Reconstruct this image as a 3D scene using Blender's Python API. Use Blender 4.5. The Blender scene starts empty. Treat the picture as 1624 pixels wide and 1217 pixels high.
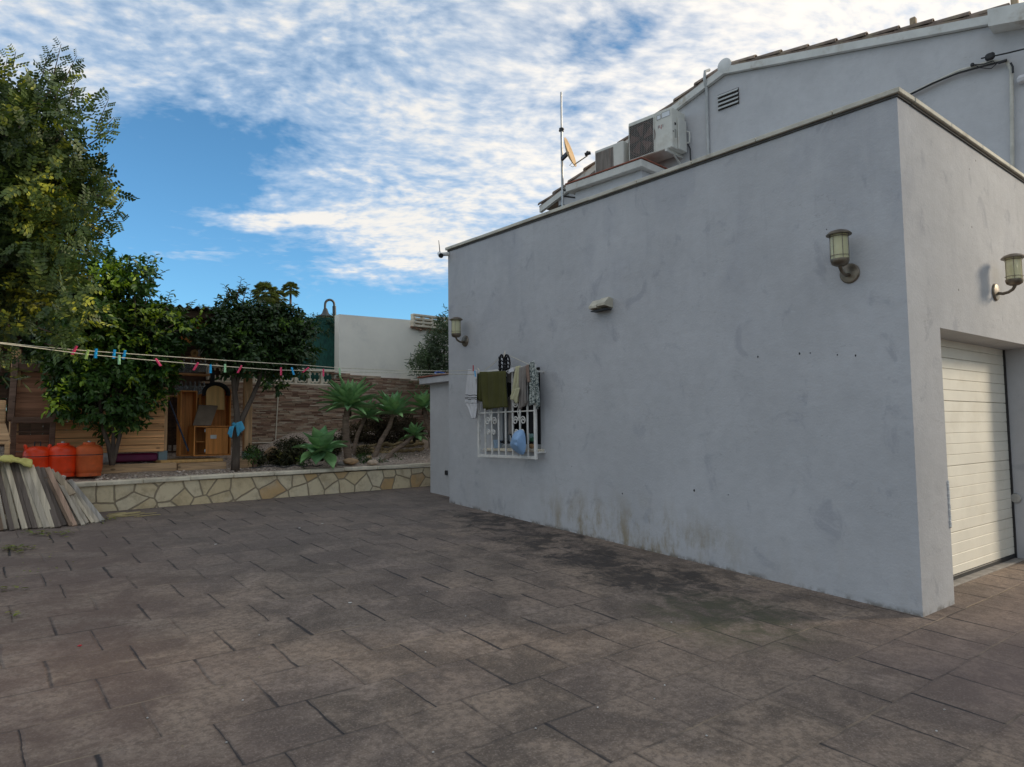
import bpy, math, random
import numpy as np
from mathutils import Vector, Matrix
random.seed(7); rng = np.random.default_rng(7)
S = bpy.context.scene
# ------------------------------------------------------------------ camera
IW, IH, F = 1624, 1217, 1103.0
roll, pitch, yaw = 0.012, math.atan(73.5/1103), math.radians(38.2)
CAM = Vector((0, 0, 1.5))
fw = Vector((math.sin(yaw)*math.cos(pitch), math.cos(yaw)*math.cos(pitch), math.sin(pitch)))
r0 = Vector((math.cos(yaw), -math.sin(yaw), 0)); u0 = r0.cross(fw)
rt = r0*math.cos(roll)-u0*math.sin(roll); up = u0*math.cos(roll)+r0*math.sin(roll)
cd = bpy.data.cameras.new('camera'); cam = bpy.data.objects.new('camera', cd)
S.collection.objects.link(cam); S.camera = cam
cam.matrix_world = Matrix(((rt.x, up.x, -fw.x, CAM.x), (rt.y, up.y, -fw.y, CAM.y), (rt.z, up.z, -fw.z, CAM.z), (0, 0, 0, 1)))
cd.sensor_width = 36; cd.lens = 36*F/IW; cd.clip_start = .05; cd.clip_end = 5000
S.render.resolution_x, S.render.resolution_y = 1024, 767
# ------------------------------------------------------------------ sun, world, exposure
SUN = Vector((.86, -.51, 0)).normalized()*math.cos(math.radians(23)) + Vector((0, 0, math.sin(math.radians(23))))
sl = bpy.data.lights.new('sun', 'SUN'); sl.energy = 3.0; sl.angle = math.radians(13); sl.color = (1, .86, .66)
so = bpy.data.objects.new('sun', sl); S.collection.objects.link(so)
so.rotation_euler = SUN.to_track_quat('Z', 'Y').to_euler(); so.location = SUN*60
S.view_settings.view_transform = 'Standard'; S.view_settings.look = 'None'
S.view_settings.exposure = 0.08; S.view_settings.gamma = 1

class G:
    """small node-graph helper"""
    def __init__(s, tree): s.t = tree; s.n = tree.nodes; s.l = tree.links
    def node(s, ty, **kw):
        n = s.n.new(ty)
        for k, v in kw.items(): setattr(n, k, v)
        return n
    def put(s, sock, v):
        if isinstance(v, bpy.types.NodeSocket): s.l.new(v, sock)
        elif v is not None:
            if hasattr(sock.default_value, '__len__') and not hasattr(v, '__len__'): v = [v]*len(sock.default_value)
            if hasattr(sock.default_value, '__len__') and len(sock.default_value) == 4 and len(v) == 3: v = (*v, 1)
            sock.default_value = v
    def m(s, op, a, b=None, c=None, clamp=False):
        n = s.node('ShaderNodeMath', operation=op, use_clamp=clamp)
        for i, v in enumerate((a, b, c)):
            if v is not None: s.put(n.inputs[i], v)
        return n.outputs[0]
    def vm(s, op, a, b=None, out=0):
        n = s.node('ShaderNodeVectorMath', operation=op); s.put(n.inputs[0], a)
        if b is not None: s.put(n.inputs[1] if op != 'SCALE' else n.inputs['Scale'], b)
        return n.outputs[out]
    def mix(s, f, a, b, mode='MIX'):
        n = s.node('ShaderNodeMix', data_type='RGBA', blend_type=mode, clamp_factor=True)
        s.put(n.inputs[0], f); s.put(n.inputs[6], a); s.put(n.inputs[7], b); return n.outputs[2]
    def noise(s, v, scale, detail=4, rough=.55, dist=0, out=0, dim='3D'):
        n = s.node('ShaderNodeTexNoise', noise_dimensions=dim)
        s.put(n.inputs['Vector'], v); s.put(n.inputs['Scale'], scale); s.put(n.inputs['Detail'], detail)
        s.put(n.inputs['Roughness'], rough); s.put(n.inputs['Distortion'], dist); return n.outputs[out]
    def ss(s, v, lo, hi, a=0., b=1.):
        n = s.node('ShaderNodeMapRange', interpolation_type='SMOOTHSTEP')
        s.put(n.inputs[0], v); s.put(n.inputs[1], lo); s.put(n.inputs[2], hi); s.put(n.inputs[3], a); s.put(n.inputs[4], b); return n.outputs[0]
    def xyz(s, v):
        n = s.node('ShaderNodeSeparateXYZ'); s.put(n.inputs[0], v); return n.outputs
    def comb(s, x, y, z):
        n = s.node('ShaderNodeCombineXYZ')
        for i, v in enumerate((x, y, z)): s.put(n.inputs[i], v)
        return n.outputs[0]
    def mapv(s, v, sc=(1, 1, 1), rot=(0, 0, 0), loc=(0, 0, 0)):
        n = s.node('ShaderNodeMapping'); s.put(n.inputs[0], v); n.inputs['Scale'].default_value = sc
        n.inputs['Rotation'].default_value = rot; n.inputs['Location'].default_value = loc; return n.outputs[0]
    def pos(s): return s.node('ShaderNodeNewGeometry').outputs['Position']
    def rnd(s): return s.node('ShaderNodeNewGeometry').outputs['Random Per Island']
    def obj(s): return s.node('ShaderNodeTexCoord').outputs['Object']
    def bump(s, h, st=.3, dist=.01):
        n = s.node('ShaderNodeBump'); s.put(n.inputs['Height'], h); s.put(n.inputs['Strength'], st); s.put(n.inputs['Distance'], dist); return n.outputs[0]

W = bpy.data.worlds.new('World'); S.world = W; W.use_nodes = True
def build_world():
    t = W.node_tree; t.nodes.clear(); g = G(t)
    sky = g.node('ShaderNodeTexSky', sky_type='NISHITA', sun_disc=False)
    sky.sun_elevation = math.radians(23); sky.sun_rotation = math.atan2(SUN.x, SUN.y)
    sky.air_density = 1.0; sky.dust_density = .3; sky.ozone_density = 2.5
    tc = g.node('ShaderNodeTexCoord').outputs['Generated']; d = g.vm('NORMALIZE', tc); X = g.xyz(d)
    el = g.m('ARCSINE', X[2]); az = g.m('ARCTAN2', X[0], X[1])
    # cloud deck: direction projected on a flat layer overhead
    zz = g.m('ADD', g.m('MAXIMUM', X[2], 0), .16)
    P = g.comb(g.m('DIVIDE', X[0], zz), g.m('DIVIDE', X[1], zz), 0.)
    st = g.mapv(P, sc=(1., 1., 1.), rot=(0, 0, math.radians(CL_ROT)))
    warp = g.noise(st, 1.1, 2, out=1)
    st2 = g.vm('ADD', st, g.vm('SCALE', g.vm('SUBTRACT', warp, (.5, .5, .5)), .28))
    big = g.noise(g.mapv(st2, sc=(.7, 1.5, 1)), 1.0, 4, .55)
    mid = g.noise(g.mapv(st2, sc=(1.7, 3.0, 1)), 1.7, 6, .6)
    pat = g.noise(g.mapv(st2, sc=(9., 10.5, 1)), 2.2, 2, .45)
    fine = g.noise(g.mapv(st2, sc=(9., 13., 1)), 5.5, 4, .6)
    den = g.m('ADD', g.m('MULTIPLY', g.m('SUBTRACT', big, .5), 1.5), CL_BIAS)
    den = g.m('ADD', den, g.m('MULTIPLY', g.m('SUBTRACT', mid, .5), 1.7))
    den = g.m('ADD', den, g.m('MULTIPLY', g.m('SUBTRACT', pat, .5), 1.55))
    den = g.m('ADD', den, g.m('MULTIPLY', g.m('SUBTRACT', fine, .5), .75))
    we = g.m('MULTIPLY', g.m('SUBTRACT', g.noise(st2, 2.4, 4), .5), .22)
    for (a0, e0, ra, re, tilt, w) in CL_BLOBS:
        a0, e0, ra, re, tl = [math.radians(q) for q in (a0, e0, ra, re, tilt)]
        da = g.m('ADD', g.m('SUBTRACT', az, a0), we); de = g.m('ADD', g.m('SUBTRACT', el, e0), g.m('MULTIPLY', we, .6))
        p = g.m('ADD', g.m('MULTIPLY', da, math.cos(tl)/ra), g.m('MULTIPLY', de, math.sin(tl)/ra))
        q = g.m('ADD', g.m('MULTIPLY', da, -math.sin(tl)/re), g.m('MULTIPLY', de, math.cos(tl)/re))
        r2 = g.m('ADD', g.m('MULTIPLY', p, p), g.m('MULTIPLY', q, q))
        den = g.m('ADD', den, g.m('MULTIPLY', g.ss(r2, 0., 1.6, 1., 0.), w))
    cov = g.m('POWER', g.ss(den, -.35, 1.55), .80)
    # blue: sky texture, deepened as a clear Mediterranean afternoon sky
    blue = g.mix(1.0, sky.outputs[0], g.mix(g.ss(el, .1, .7), (1.15, 1.85, 2.15), (1.0, 1.6, 1.75)), 'MULTIPLY')
    thick = g.ss(den, .5, 1.5)
    gl = g.ss(g.vm('DOT_PRODUCT', d, tuple(Vector((.82, .32, .47)).normalized()), out=1), .80, 1.0)
    cc = g.mix(thick, (6.6, 8.0, 9.8), (10.4, 10.1, 9.6))
    cc = g.mix(g.m('MULTIPLY', gl, .75), cc, (13.5, 12.5, 11.2))
    col = g.mix(cov, blue, cc)
    bg = g.node('ShaderNodeBackground'); g.put(bg.inputs[0], col); bg.inputs[1].default_value = SKY_STR
    out = g.node('ShaderNodeOutputWorld'); g.l.new(bg.outputs[0], out.inputs[0])
CL_ROT, CL_BIAS, SKY_STR = 25, .68, .085
# azimuth (deg from +Y to +X), elevation, radii, tilt, weight: clear holes (-) and banks (+) in the deck
CL_BLOBS = [(12.5, 20.8, 8, 3.6, 4, -1.35), (8.5, 14.5, 12, 4.6, 0, -1.4), (22, 11.2, 20, 2.3, 0, -1.0), (20, 6.5, 30, 4.2, 0, -1.5),
            (29.5, 15.3, 7, 3.6, 0, .6), (18, 16.3, 6, .8, 4, 1.2), (13, 13.2, 4, .5, -3, .9), (44.5, 26.2, 4, 1.2, 15, -.35), (47.5, 30.3, 5, 1.3, 10, -.45), (3, 25, 9, 5, 0, .35), (40, 24, 14, 6, 0, .3), (62, 27.5, 18, 5, 0, .35),
            (130, 30, 60, 40, 0, .5), (-110, 35, 60, 40, 0, .35), (-60, 55, 60, 22, 0, .4), (60, 65, 60, 25, 0, .4)]  # out-of-view banks added to whiten the ambient light
build_world()

# ------------------------------------------------------------------ helpers
def ray(px, py): return fw + rt*((px-IW/2)/F) - up*((py-IH/2)/F)
def PX(px, py, X): d = ray(px, py); return CAM + d*(X/d.x)
def PY(px, py, Y): d = ray(px, py); return CAM + d*(Y/d.y)
def PD(px, py, D): return CAM + ray(px, py)*D
def gz(x, y): return .026 + .0575*min(max(y, -6), 11)
def PG(px, py):
    d = ray(px, py); t = (.026-CAM.z)/(d.z-.0575*d.y); return CAM + d*t
def GX(x0): return 0
WM = {}
def link(o): S.collection.objects.link(o); return o
def tag(o, label=None, cat=None, group=None, kind=None):
    if label: o['label'] = label
    if cat: o['category'] = cat
    if group: o['group'] = group
    if kind: o['kind'] = kind
    return o
def thing(name, label, cat, loc, rot=(0, 0, 0), group=None):
    o = bpy.data.objects.new(name, None); link(o); o.location = loc; o.rotation_euler = rot; o.empty_display_size = .1
    WM[o.name] = Matrix.LocRotScale(Vector(loc), bpy_euler(rot), None)
    return tag(o, label, cat, group)
def bpy_euler(r):
    from mathutils import Euler
    return Euler(r)
def dup(root, loc, rotz=None, label=None, scale=None):
    def cp(o, par):
        c = o.copy(); link(c); c.parent = par
        for ch in [q for q in bpy.data.objects if q.parent == o]: cp(ch, c)
        return c
    kids = root
    r = cp(root, None); r.location = loc
    if rotz is not None: r.rotation_euler = (r.rotation_euler[0], r.rotation_euler[1], rotz)
    if scale: r.scale = (scale,)*3
    if label: r['label'] = label
    return r
class MB:
    """mesh collector; coordinates in world space (or local with build(local=True))"""
    def __init__(s): s.v = []; s.f = []; s.mi = []; s.cur = 0
    def add(s, vs, fs):
        b = len(s.v); s.v += [tuple(p) for p in vs]; s.f += [tuple(b+i for i in f) for f in fs]; s.mi += [s.cur]*len(fs); return s
    def box(s, c, d, M=None, ch=0.):
        """centre c, full dims d, optional 3x3 orientation, chamfer ch"""
        c = Vector(c); hx, hy, hz = d[0]/2, d[1]/2, d[2]/2
        if ch <= 0:
            vs = [Vector((sx*hx, sy*hy, sz*hz)) for sx in (-1, 1) for sy in (-1, 1) for sz in (-1, 1)]
            fs = [(0, 1, 3, 2), (4, 6, 7, 5), (0, 4, 5, 1), (2, 3, 7, 6), (0, 2, 6, 4), (1, 5, 7, 3)]
        else:
            import bmesh
            bm = bmesh.new(); bmesh.ops.create_cube(bm, size=1)
            for v in bm.verts: v.co = Vector((v.co.x*d[0], v.co.y*d[1], v.co.z*d[2]))
            bmesh.ops.bevel(bm, geom=bm.edges[:], offset=ch, segments=1, affect='EDGES', profile=.5)
            bm.verts.index_update(); vs = [v.co.copy() for v in bm.verts]; fs = [[v.index for v in f.verts] for f in bm.faces]; bm.free()
        if M is not None: vs = [M @ v for v in vs]
        return s.add([c+v for v in vs], fs)
    def bb(s, x0, x1, y0, y1, z0, z1, ch=0.): return s.box(((x0+x1)/2, (y0+y1)/2, (z0+z1)/2), (x1-x0, y1-y0, z1-z0), None, ch)
    def bar(s, a, b, w, h, upv=(0, 0, 1), ch=0.):
        a = Vector(a); b = Vector(b); x = (b-a); L = x.length; x.normalize(); u = Vector(upv)
        y = u.cross(x)
        if y.length < 1e-4: y = Vector((0, 1, 0)).cross(x)
        y.normalize(); z = x.cross(y)
        return s.box((a+b)/2, (L, w, h), Matrix((x, y, z)).transposed(), ch)
    def tube(s, pts, r, n=8, cap=True):
        pts = [Vector(p) for p in pts]; k = len(pts)
        rs = r if hasattr(r, '__len__') else [r]*k
        vs = []; prev = None
        for i, p in enumerate(pts):
            t = (pts[min(i+1, k-1)]-pts[max(i-1, 0)]).normalized()
            if prev is None:
                a = t.cross(Vector((0, 0, 1)))
                if a.length < 1e-3: a = t.cross(Vector((0, 1, 0)))
            else: a = prev-t*prev.dot(t)
            a.normalize(); prev = a; b = t.cross(a)
            vs += [p+(a*math.cos(2*math.pi*j/n)+b*math.sin(2*math.pi*j/n))*rs[i] for j in range(n)]
        fs = [(i*n+j, i*n+(j+1) % n, (i+1)*n+(j+1) % n, (i+1)*n+j) for i in range(k-1) for j in range(n)]
        if cap: fs += [tuple(reversed(range(n))), tuple((k-1)*n+j for j in range(n))]
        return s.add(vs, fs)
    def lathe(s, prof, c, n=20, M=None):
        c = Vector(c); k = len(prof); vs = []
        for (r, z) in prof:
            for j in range(n):
                v = Vector((r*math.cos(2*math.pi*j/n), r*math.sin(2*math.pi*j/n), z))
                vs.append(c+(M @ v if M is not None else v))
        fs = [(i*n+j, i*n+(j+1) % n, (i+1)*n+(j+1) % n, (i+1)*n+j) for i in range(k-1) for j in range(n)]
        if prof[0][0] > 1e-4: fs.append(tuple(reversed(range(n))))
        if prof[-1][0] > 1e-4: fs.append(tuple((k-1)*n+j for j in range(n)))
        return s.add(vs, fs)
    def prism(s, poly, dvec):
        """poly: list of 3D points (planar), extruded by dvec"""
        n = len(poly); d = Vector(dvec); vs = [Vector(p) for p in poly]+[Vector(p)+d for p in poly]
        return s.add(vs, [tuple(reversed(range(n))), tuple(range(n, 2*n))]+[(i, (i+1) % n, n+(i+1) % n, n+i) for i in range(n)])
    def rock(s, c, d, seed=0, n=2):
        import bmesh
        bm = bmesh.new(); bmesh.ops.create_icosphere(bm, subdivisions=n, radius=1); rr = random.Random(seed)
        ax = [Vector((rr.uniform(-1, 1), rr.uniform(-1, 1), rr.uniform(-1, 1))).normalized() for _ in range(9)]; hs = [rr.uniform(.72, .95) for _ in ax]
        vs = []
        for v in bm.verts:
            p = v.co.copy()
            for a, h in zip(ax, hs):
                q = p.dot(a)
                if q > h: p -= a*(q-h)
            p *= 1+rr.uniform(-.03, .03); vs.append(Vector(c)+Vector((p.x*d[0]/2, p.y*d[1]/2, p.z*d[2]/2)))
        bm.verts.index_update(); fs = [[v.index for v in f.verts] for f in bm.faces]; bm.free(); return s.add(vs, fs)
    def build(s, name, mat, parent=None, local=False, smooth=False, origin=None):
        me = bpy.data.meshes.new(name)
        root = parent
        while root is not None and root.parent is not None: root = root.parent
        off = None
        V = np.array([tuple(p) for p in s.v], dtype=float)
        if not local:
            if root is not None and root.name in WM: 
                Mi = np.array(WM[root.name].inverted()); V = V @ Mi[:3, :3].T + Mi[:3, 3]
            elif root is None:
                off = Vector(origin) if origin is not None else Vector(((V[:, 0].min()+V[:, 0].max())/2, (V[:, 1].min()+V[:, 1].max())/2, V[:, 2].min()))
                V = V-np.array(off)
        me.from_pydata([tuple(p) for p in V], [], s.f)
        for m_ in (mat if isinstance(mat, (list, tuple)) else [mat]): me.materials.append(m_)
        me.polygons.foreach_set('material_index', s.mi)
        if smooth:
            me.polygons.foreach_set('use_smooth', [True]*len(s.f))
            if smooth != 'all': me.set_sharp_from_angle(angle=math.radians(38))
        me.update(); o = bpy.data.objects.new(name, me); link(o)
        if parent is not None: o.parent = parent
        if root is None and off is not None: o.location = off; WM[o.name] = Matrix.Translation(off)
        return o

# ------------------------------------------------------------------ materials
def new(name):
    m = bpy.data.materials.new(name); m.use_nodes = True; g = G(m.node_tree); b = m.node_tree.nodes['Principled BSDF']; return m, g, b
def mat(name, col, rough=.7, var=.18, scale=5., bump=.15, bs=60., metal=0., spec=.4, stretch=(1, 1, 1), isl=0., dist=.004, dirt=None, use='obj'):
    m, g, b = new(name); P = g.obj() if use == 'obj' else g.pos(); P = g.mapv(P, sc=stretch)
    lo = tuple(c*(1-var) for c in col); hi = tuple(min(1, c*(1+var)) for c in col)
    c = g.mix(g.ss(g.noise(P, scale, 6, .6), .3, .7), lo, hi)
    if isl: c = g.mix(1., c, g.mix(g.rnd(), (1-isl,)*3, (1+isl,)*3), 'MULTIPLY')
    if dirt: c = g.mix(g.ss(g.noise(P, scale*.6, 8, .68), .5, .72, 0., dirt[1]), c, dirt[0])
    g.put(b.inputs['Base Color'], c); g.put(b.inputs['Roughness'], rough); g.put(b.inputs['Metallic'], metal); g.put(b.inputs['Specular IOR Level'], spec)
    if bump: g.put(b.inputs['Normal'], g.bump(g.noise(P, bs, 5, .6), bump, dist))
    return m
def leaf_mat(name, dark, light, yellow=None, yf=.15, rough=.42, cl=1.6, tr=.18):
    m, g, b = new(name); r = g.rnd(); cn = g.noise(g.pos(), cl, 3)
    c = g.mix(r, dark, light)
    c = g.mix(g.ss(cn, .45, .65), c, g.mix(1., c, (1.25, 1.3, 1.1), 'MULTIPLY'))
    if yellow:
        r2 = g.m('FRACT', g.m('MULTIPLY', r, 17.3)); cn2 = g.noise(g.vm('ADD', g.pos(), (5., 3., 1.)), cl*1.5, 3)
        k = g.m('MULTIPLY', g.ss(cn2, .56-yf*.2, .70-yf*.2), g.ss(r2, .35, .75)); c = g.mix(k, c, yellow)
    g.put(b.inputs['Base Color'], c); b.inputs['Roughness'].default_value = rough; b.inputs['Specular IOR Level'].default_value = .35
    tb = g.node('ShaderNodeBsdfTranslucent'); g.put(tb.inputs[0], g.mix(1., c, (1.3, 1.5, .6), 'MULTIPLY'))
    mx = g.node('ShaderNodeMixShader'); mx.inputs[0].default_value = tr; out = m.node_tree.nodes['Material Output']
    g.l.new(b.outputs[0], mx.inputs[1]); g.l.new(tb.outputs[0], mx.inputs[2]); g.l.new(mx.outputs[0], out.inputs[0]); return m
def wood(name, col, along=(1, 0, 0), rough=.75, contrast=.35, knots=True, isl=.18):
    m, g, b = new(name); sc = [26. if a == 0 else 1.6 for a in along]; P = g.mapv(g.obj(), sc=sc)
    off = g.vm('ADD', P, g.comb(g.m('MULTIPLY', g.rnd(), 31.), g.m('MULTIPLY', g.rnd(), 17.), 0.))
    n = g.noise(off, 1., 5, .6, .4); lo = tuple(c*(1-contrast) for c in col); hi = tuple(c*(1+contrast*.55) for c in col)
    c = g.mix(g.ss(n, .3, .7), lo, hi); c = g.mix(1., c, g.mix(g.rnd(), (1-isl,)*3, (1+isl,)*3), 'MULTIPLY')
    if knots:
        v = g.node('ShaderNodeTexVoronoi'); g.put(v.inputs['Vector'], g.mapv(g.obj(), sc=[7. if a == 0 else 3. for a in along])); v.inputs['Scale'].default_value = 1.
        c = g.mix(g.ss(v.outputs[0], .06, .13, .75, 0.), c, tuple(q*.25 for q in col))
    g.put(b.inputs['Base Color'], c); b.inputs['Roughness'].default_value = rough; b.inputs['Specular IOR Level'].default_value = .25
    g.put(b.inputs['Normal'], g.bump(n, .25, .004)); return m

def m_plaster(name, col, stains=1., base_dirt=True):
    m, g, b = new(name); P = g.pos(); X = g.xyz(P)
    c = g.mix(g.ss(g.noise(P, 1.1, 5, .6), .3, .7), tuple(q*.93 for q in col), tuple(q*1.06 for q in col))
    c = g.mix(g.ss(g.noise(P, 9., 6, .65), .35, .75, 0., .22), c, tuple(q*.72 for q in col))
    # damp marks: tall soft patches where rain runs down, plus small smudges
    v = g.noise(g.mapv(P, sc=(1.4, 1.4, .75)), 1.25, 4, .6, .35); up_ = g.ss(X[2], 2.1, 3.4)
    c = g.mix(g.m('MULTIPLY', g.m('MULTIPLY', g.ss(v, .52, .68), g.m('ADD', g.m('MULTIPLY', up_, .16), .06)), stains), c, (col[0]*.60, col[1]*.62, col[2]*.70))
    w = g.noise(g.mapv(P, sc=(1.1, 1.1, .85)), 3.4, 5, .62, .6)
    c = g.mix(g.m('MULTIPLY', g.ss(w, .57, .69), .46*stains), c, (col[0]*.62, col[1]*.63, col[2]*.68))
    w2 = g.noise(g.mapv(P, sc=(8., 8., .7)), 1.6, 4, .6)
    c = g.mix(g.m('MULTIPLY', g.ss(w2, .55, .75), g.m('MULTIPLY', up_, .12*stains)), c, (col[0]*.5, col[1]*.5, col[2]*.52))
    # small dark pits and chips
    pn = g.node('ShaderNodeTexVoronoi'); g.put(pn.inputs['Vector'], P); pn.inputs['Scale'].default_value = 5.5
    pr = g.xyz(pn.outputs[1]); c = g.mix(g.m('MULTIPLY', g.ss(pn.outputs[0], .035, .07, .8, 0.), g.m('GREATER_THAN', pr[0], .8)), c, (.09, .09, .08))
    # hairline cracks running roughly level
    cn = g.noise(g.mapv(P, sc=(.5, .5, 2.2)), 1.1, 6, .6); cr = g.m('ABSOLUTE', g.m('SUBTRACT', cn, .53))
    c = g.mix(g.m('MULTIPLY', g.ss(cr, 0., .0022, .35, 0.), g.ss(g.noise(P, 1.7, 2), .52, .6)), c, (.16, .15, .14))
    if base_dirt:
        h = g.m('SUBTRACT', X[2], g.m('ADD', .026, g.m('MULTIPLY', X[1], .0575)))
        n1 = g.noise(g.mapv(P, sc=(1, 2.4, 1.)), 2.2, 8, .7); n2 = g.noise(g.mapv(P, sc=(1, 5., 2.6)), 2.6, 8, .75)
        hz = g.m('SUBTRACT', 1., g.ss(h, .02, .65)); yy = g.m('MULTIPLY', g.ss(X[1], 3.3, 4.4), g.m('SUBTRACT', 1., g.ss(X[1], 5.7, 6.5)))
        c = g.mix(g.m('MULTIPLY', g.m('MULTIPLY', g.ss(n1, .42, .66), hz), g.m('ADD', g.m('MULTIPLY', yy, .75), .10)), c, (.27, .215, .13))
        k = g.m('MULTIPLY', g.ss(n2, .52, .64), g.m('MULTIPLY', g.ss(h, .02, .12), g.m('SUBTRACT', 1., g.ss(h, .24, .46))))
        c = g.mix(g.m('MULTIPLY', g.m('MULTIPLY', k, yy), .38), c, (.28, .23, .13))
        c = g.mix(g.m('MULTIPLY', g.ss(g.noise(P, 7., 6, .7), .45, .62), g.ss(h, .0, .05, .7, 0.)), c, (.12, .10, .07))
    g.put(b.inputs['Base Color'], c); b.inputs['Roughness'].default_value = .9; b.inputs['Specular IOR Level'].default_value = .2
    hgt = g.m('ADD', g.m('MULTIPLY', g.noise(P, 55., 4, .65), .45), g.m('MULTIPLY', g.noise(g.mapv(P, sc=(1, 1, 1.6)), 4., 5, .55), 1.3))
    g.put(b.inputs['Normal'], g.bump(hgt, .32, .016)); return m

def m_ground():
    m, g, b = new('stamped_concrete'); P0 = g.pos()
    wob = g.vm('SCALE', g.vm('SUBTRACT', g.noise(P0, 3.5, 4, .6, out=1), (.5, .5, .5)), .035)
    X0_ = g.xyz(P0); X = g.xyz(g.vm('ADD', P0, wob))
    row = g.m('DIVIDE', g.m('SUBTRACT', X[1], 2.06), .42); rf = g.m('FRACT', g.m('ADD', row, 100.)); ri = g.m('FLOOR', row)
    dr = g.m('MULTIPLY', g.m('MINIMUM', rf, g.m('SUBTRACT', 1., rf)), .42)
    vo = g.node('ShaderNodeTexVoronoi', voronoi_dimensions='1D', feature='DISTANCE_TO_EDGE')
    g.put(vo.inputs['W'], g.m('ADD', g.m('DIVIDE', X[0], .46), g.m('MULTIPLY', ri, 7.37))); vo.inputs['Scale'].default_value = 1.; vo.inputs['Randomness'].default_value = .35
    dj = g.m('MULTIPLY', vo.outputs['Distance'], .46)
    vc = g.node('ShaderNodeTexVoronoi', voronoi_dimensions='1D', feature='F1')
    g.put(vc.inputs['W'], g.m('ADD', g.m('DIVIDE', X[0], .46), g.m('MULTIPLY', ri, 7.37))); vc.inputs['Scale'].default_value = 1.; vc.inputs['Randomness'].default_value = .35
    cell = g.xyz(vc.outputs['Color'])
    big = g.noise(P0, .55, 4, .6); med = g.noise(P0, 2.3, 7, .66, .4); fin = g.noise(P0, 26., 6, .7); fin2 = g.noise(P0, 90., 3, .6)
    c = g.mix(g.ss(big, .35, .65), (.300, .224, .165), (.200, .158, .126))
    c = g.mix(g.ss(med, .42, .60, 0., .8), c, (.088, .068, .054))
    c = g.mix(g.ss(g.noise(g.vm('ADD', P0, (9., 2., 4.)), 1.9, 7, .68, .6), .52, .68, 0., .6), c, (.36, .28, .225))
    c = g.mix(g.ss(cell[0], 0., 1., .0, .30), c, (.15, .115, .105))
    c = g.mix(g.ss(fin, .40, .62, .0, .6), c, (.095, .070, .054))
    c = g.mix(g.ss(fin2, .5, .68, 0., .35), c, (.42, .33, .27))
    # reddish worn pigment to the left and front
    lf = g.m('MULTIPLY', g.ss(g.m('ADD', X0_[0], g.m('MULTIPLY', X0_[1], -.12)), .0, 1.1, 1., 0.), g.ss(med, .3, .6))
    c = g.mix(g.m('MULTIPLY', lf, .50), c, (.15, .092, .070))
    rp = g.m('MULTIPLY', g.ss(X0_[0], 3.2, 4.6), g.ss(X0_[1], 2.6, 1.3)); c = g.mix(g.m('MULTIPLY', rp, .45), c, (.17, .115, .11))
    fr = g.ss(X0_[1], 4.5, 8.5); c = g.mix(g.m('MULTIPLY', fr, .38), c, (.15, .132, .125))
    # grooves: joints along Y hold black dirt, courses along X hold pale sand in places
    jn = g.noise(P0, 1.6, 4, .6); wj = g.m('ADD', .0045, g.m('MULTIPLY', g.ss(jn, .4, .7), .006))
    mj = g.m('MULTIPLY', g.ss(dj, g.m('MULTIPLY', wj, .5), g.m('MULTIPLY', wj, 1.7), 1., 0.), g.m('ADD', .04, g.m('MULTIPLY', g.ss(g.m('ADD', jn, g.m('MULTIPLY', cell[1], .45)), .52, .86), .96)))
    c = g.mix(g.m('MULTIPLY', mj, .9), c, (.022, .021, .024))
    jn2 = g.noise(g.vm('ADD', P0, (3., 8., 0.)), .8, 3, .6); mr = g.ss(dr, .003, .010, 1., 0.)
    c = g.mix(g.m('MULTIPLY', mr, g.ss(g.noise(g.vm('ADD', P0, (1., 5., 0.)), 2.2, 3, .6), .40, .62, .04, .62)), c, g.mix(g.ss(jn2, .47, .56), (.06, .05, .045), (.34, .26, .18)))
    # cracks
    cn = g.noise(P0, .8, 2, .6, .3); cr = g.m('ABSOLUTE', g.m('SUBTRACT', cn, .5)); crm = g.m('MULTIPLY', g.ss(cr, .0004, .0022, 1., 0.), g.ss(g.noise(g.vm('ADD', P0, (7., 7., 0.)), .9, 2), .52, .60))
    c = g.mix(g.m('MULTIPLY', crm, .0), c, (.03, .028, .028))
    # damp, mossy band that follows the foot of the garage wall
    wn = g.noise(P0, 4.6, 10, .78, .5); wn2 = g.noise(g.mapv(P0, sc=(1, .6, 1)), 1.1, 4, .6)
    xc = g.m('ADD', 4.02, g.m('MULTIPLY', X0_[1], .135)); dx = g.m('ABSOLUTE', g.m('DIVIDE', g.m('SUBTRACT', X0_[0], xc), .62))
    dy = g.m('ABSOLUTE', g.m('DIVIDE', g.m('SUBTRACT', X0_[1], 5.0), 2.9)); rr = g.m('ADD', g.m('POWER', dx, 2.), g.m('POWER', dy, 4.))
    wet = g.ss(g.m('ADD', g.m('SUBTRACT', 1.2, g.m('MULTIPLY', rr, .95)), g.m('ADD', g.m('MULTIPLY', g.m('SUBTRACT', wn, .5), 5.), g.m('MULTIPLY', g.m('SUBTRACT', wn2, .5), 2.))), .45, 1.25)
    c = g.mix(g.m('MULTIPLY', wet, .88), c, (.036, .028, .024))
    gd = g.vm('DISTANCE', g.vm('MULTIPLY', P0, (1., 1., 0.)), (4.15, 2.95, 0.), out=1); c = g.mix(g.m('MULTIPLY', g.ss(gd, .25, .85, 1., 0.), g.ss(wn, .40, .58, 0., .65)), c, (.095, .092, .052))
    g.put(b.inputs['Base Color'], c); g.put(b.inputs['Roughness'], g.m('SUBTRACT', .88, g.m('ADD', g.m('MULTIPLY', wet, .12), g.m('MULTIPLY', med, .15)))); b.inputs['Specular IOR Level'].default_value = .35
    gr = g.m('ADD', g.ss(dj, 0., .014, 0., 1.), g.ss(dr, 0., .012, 0., .8))
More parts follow.
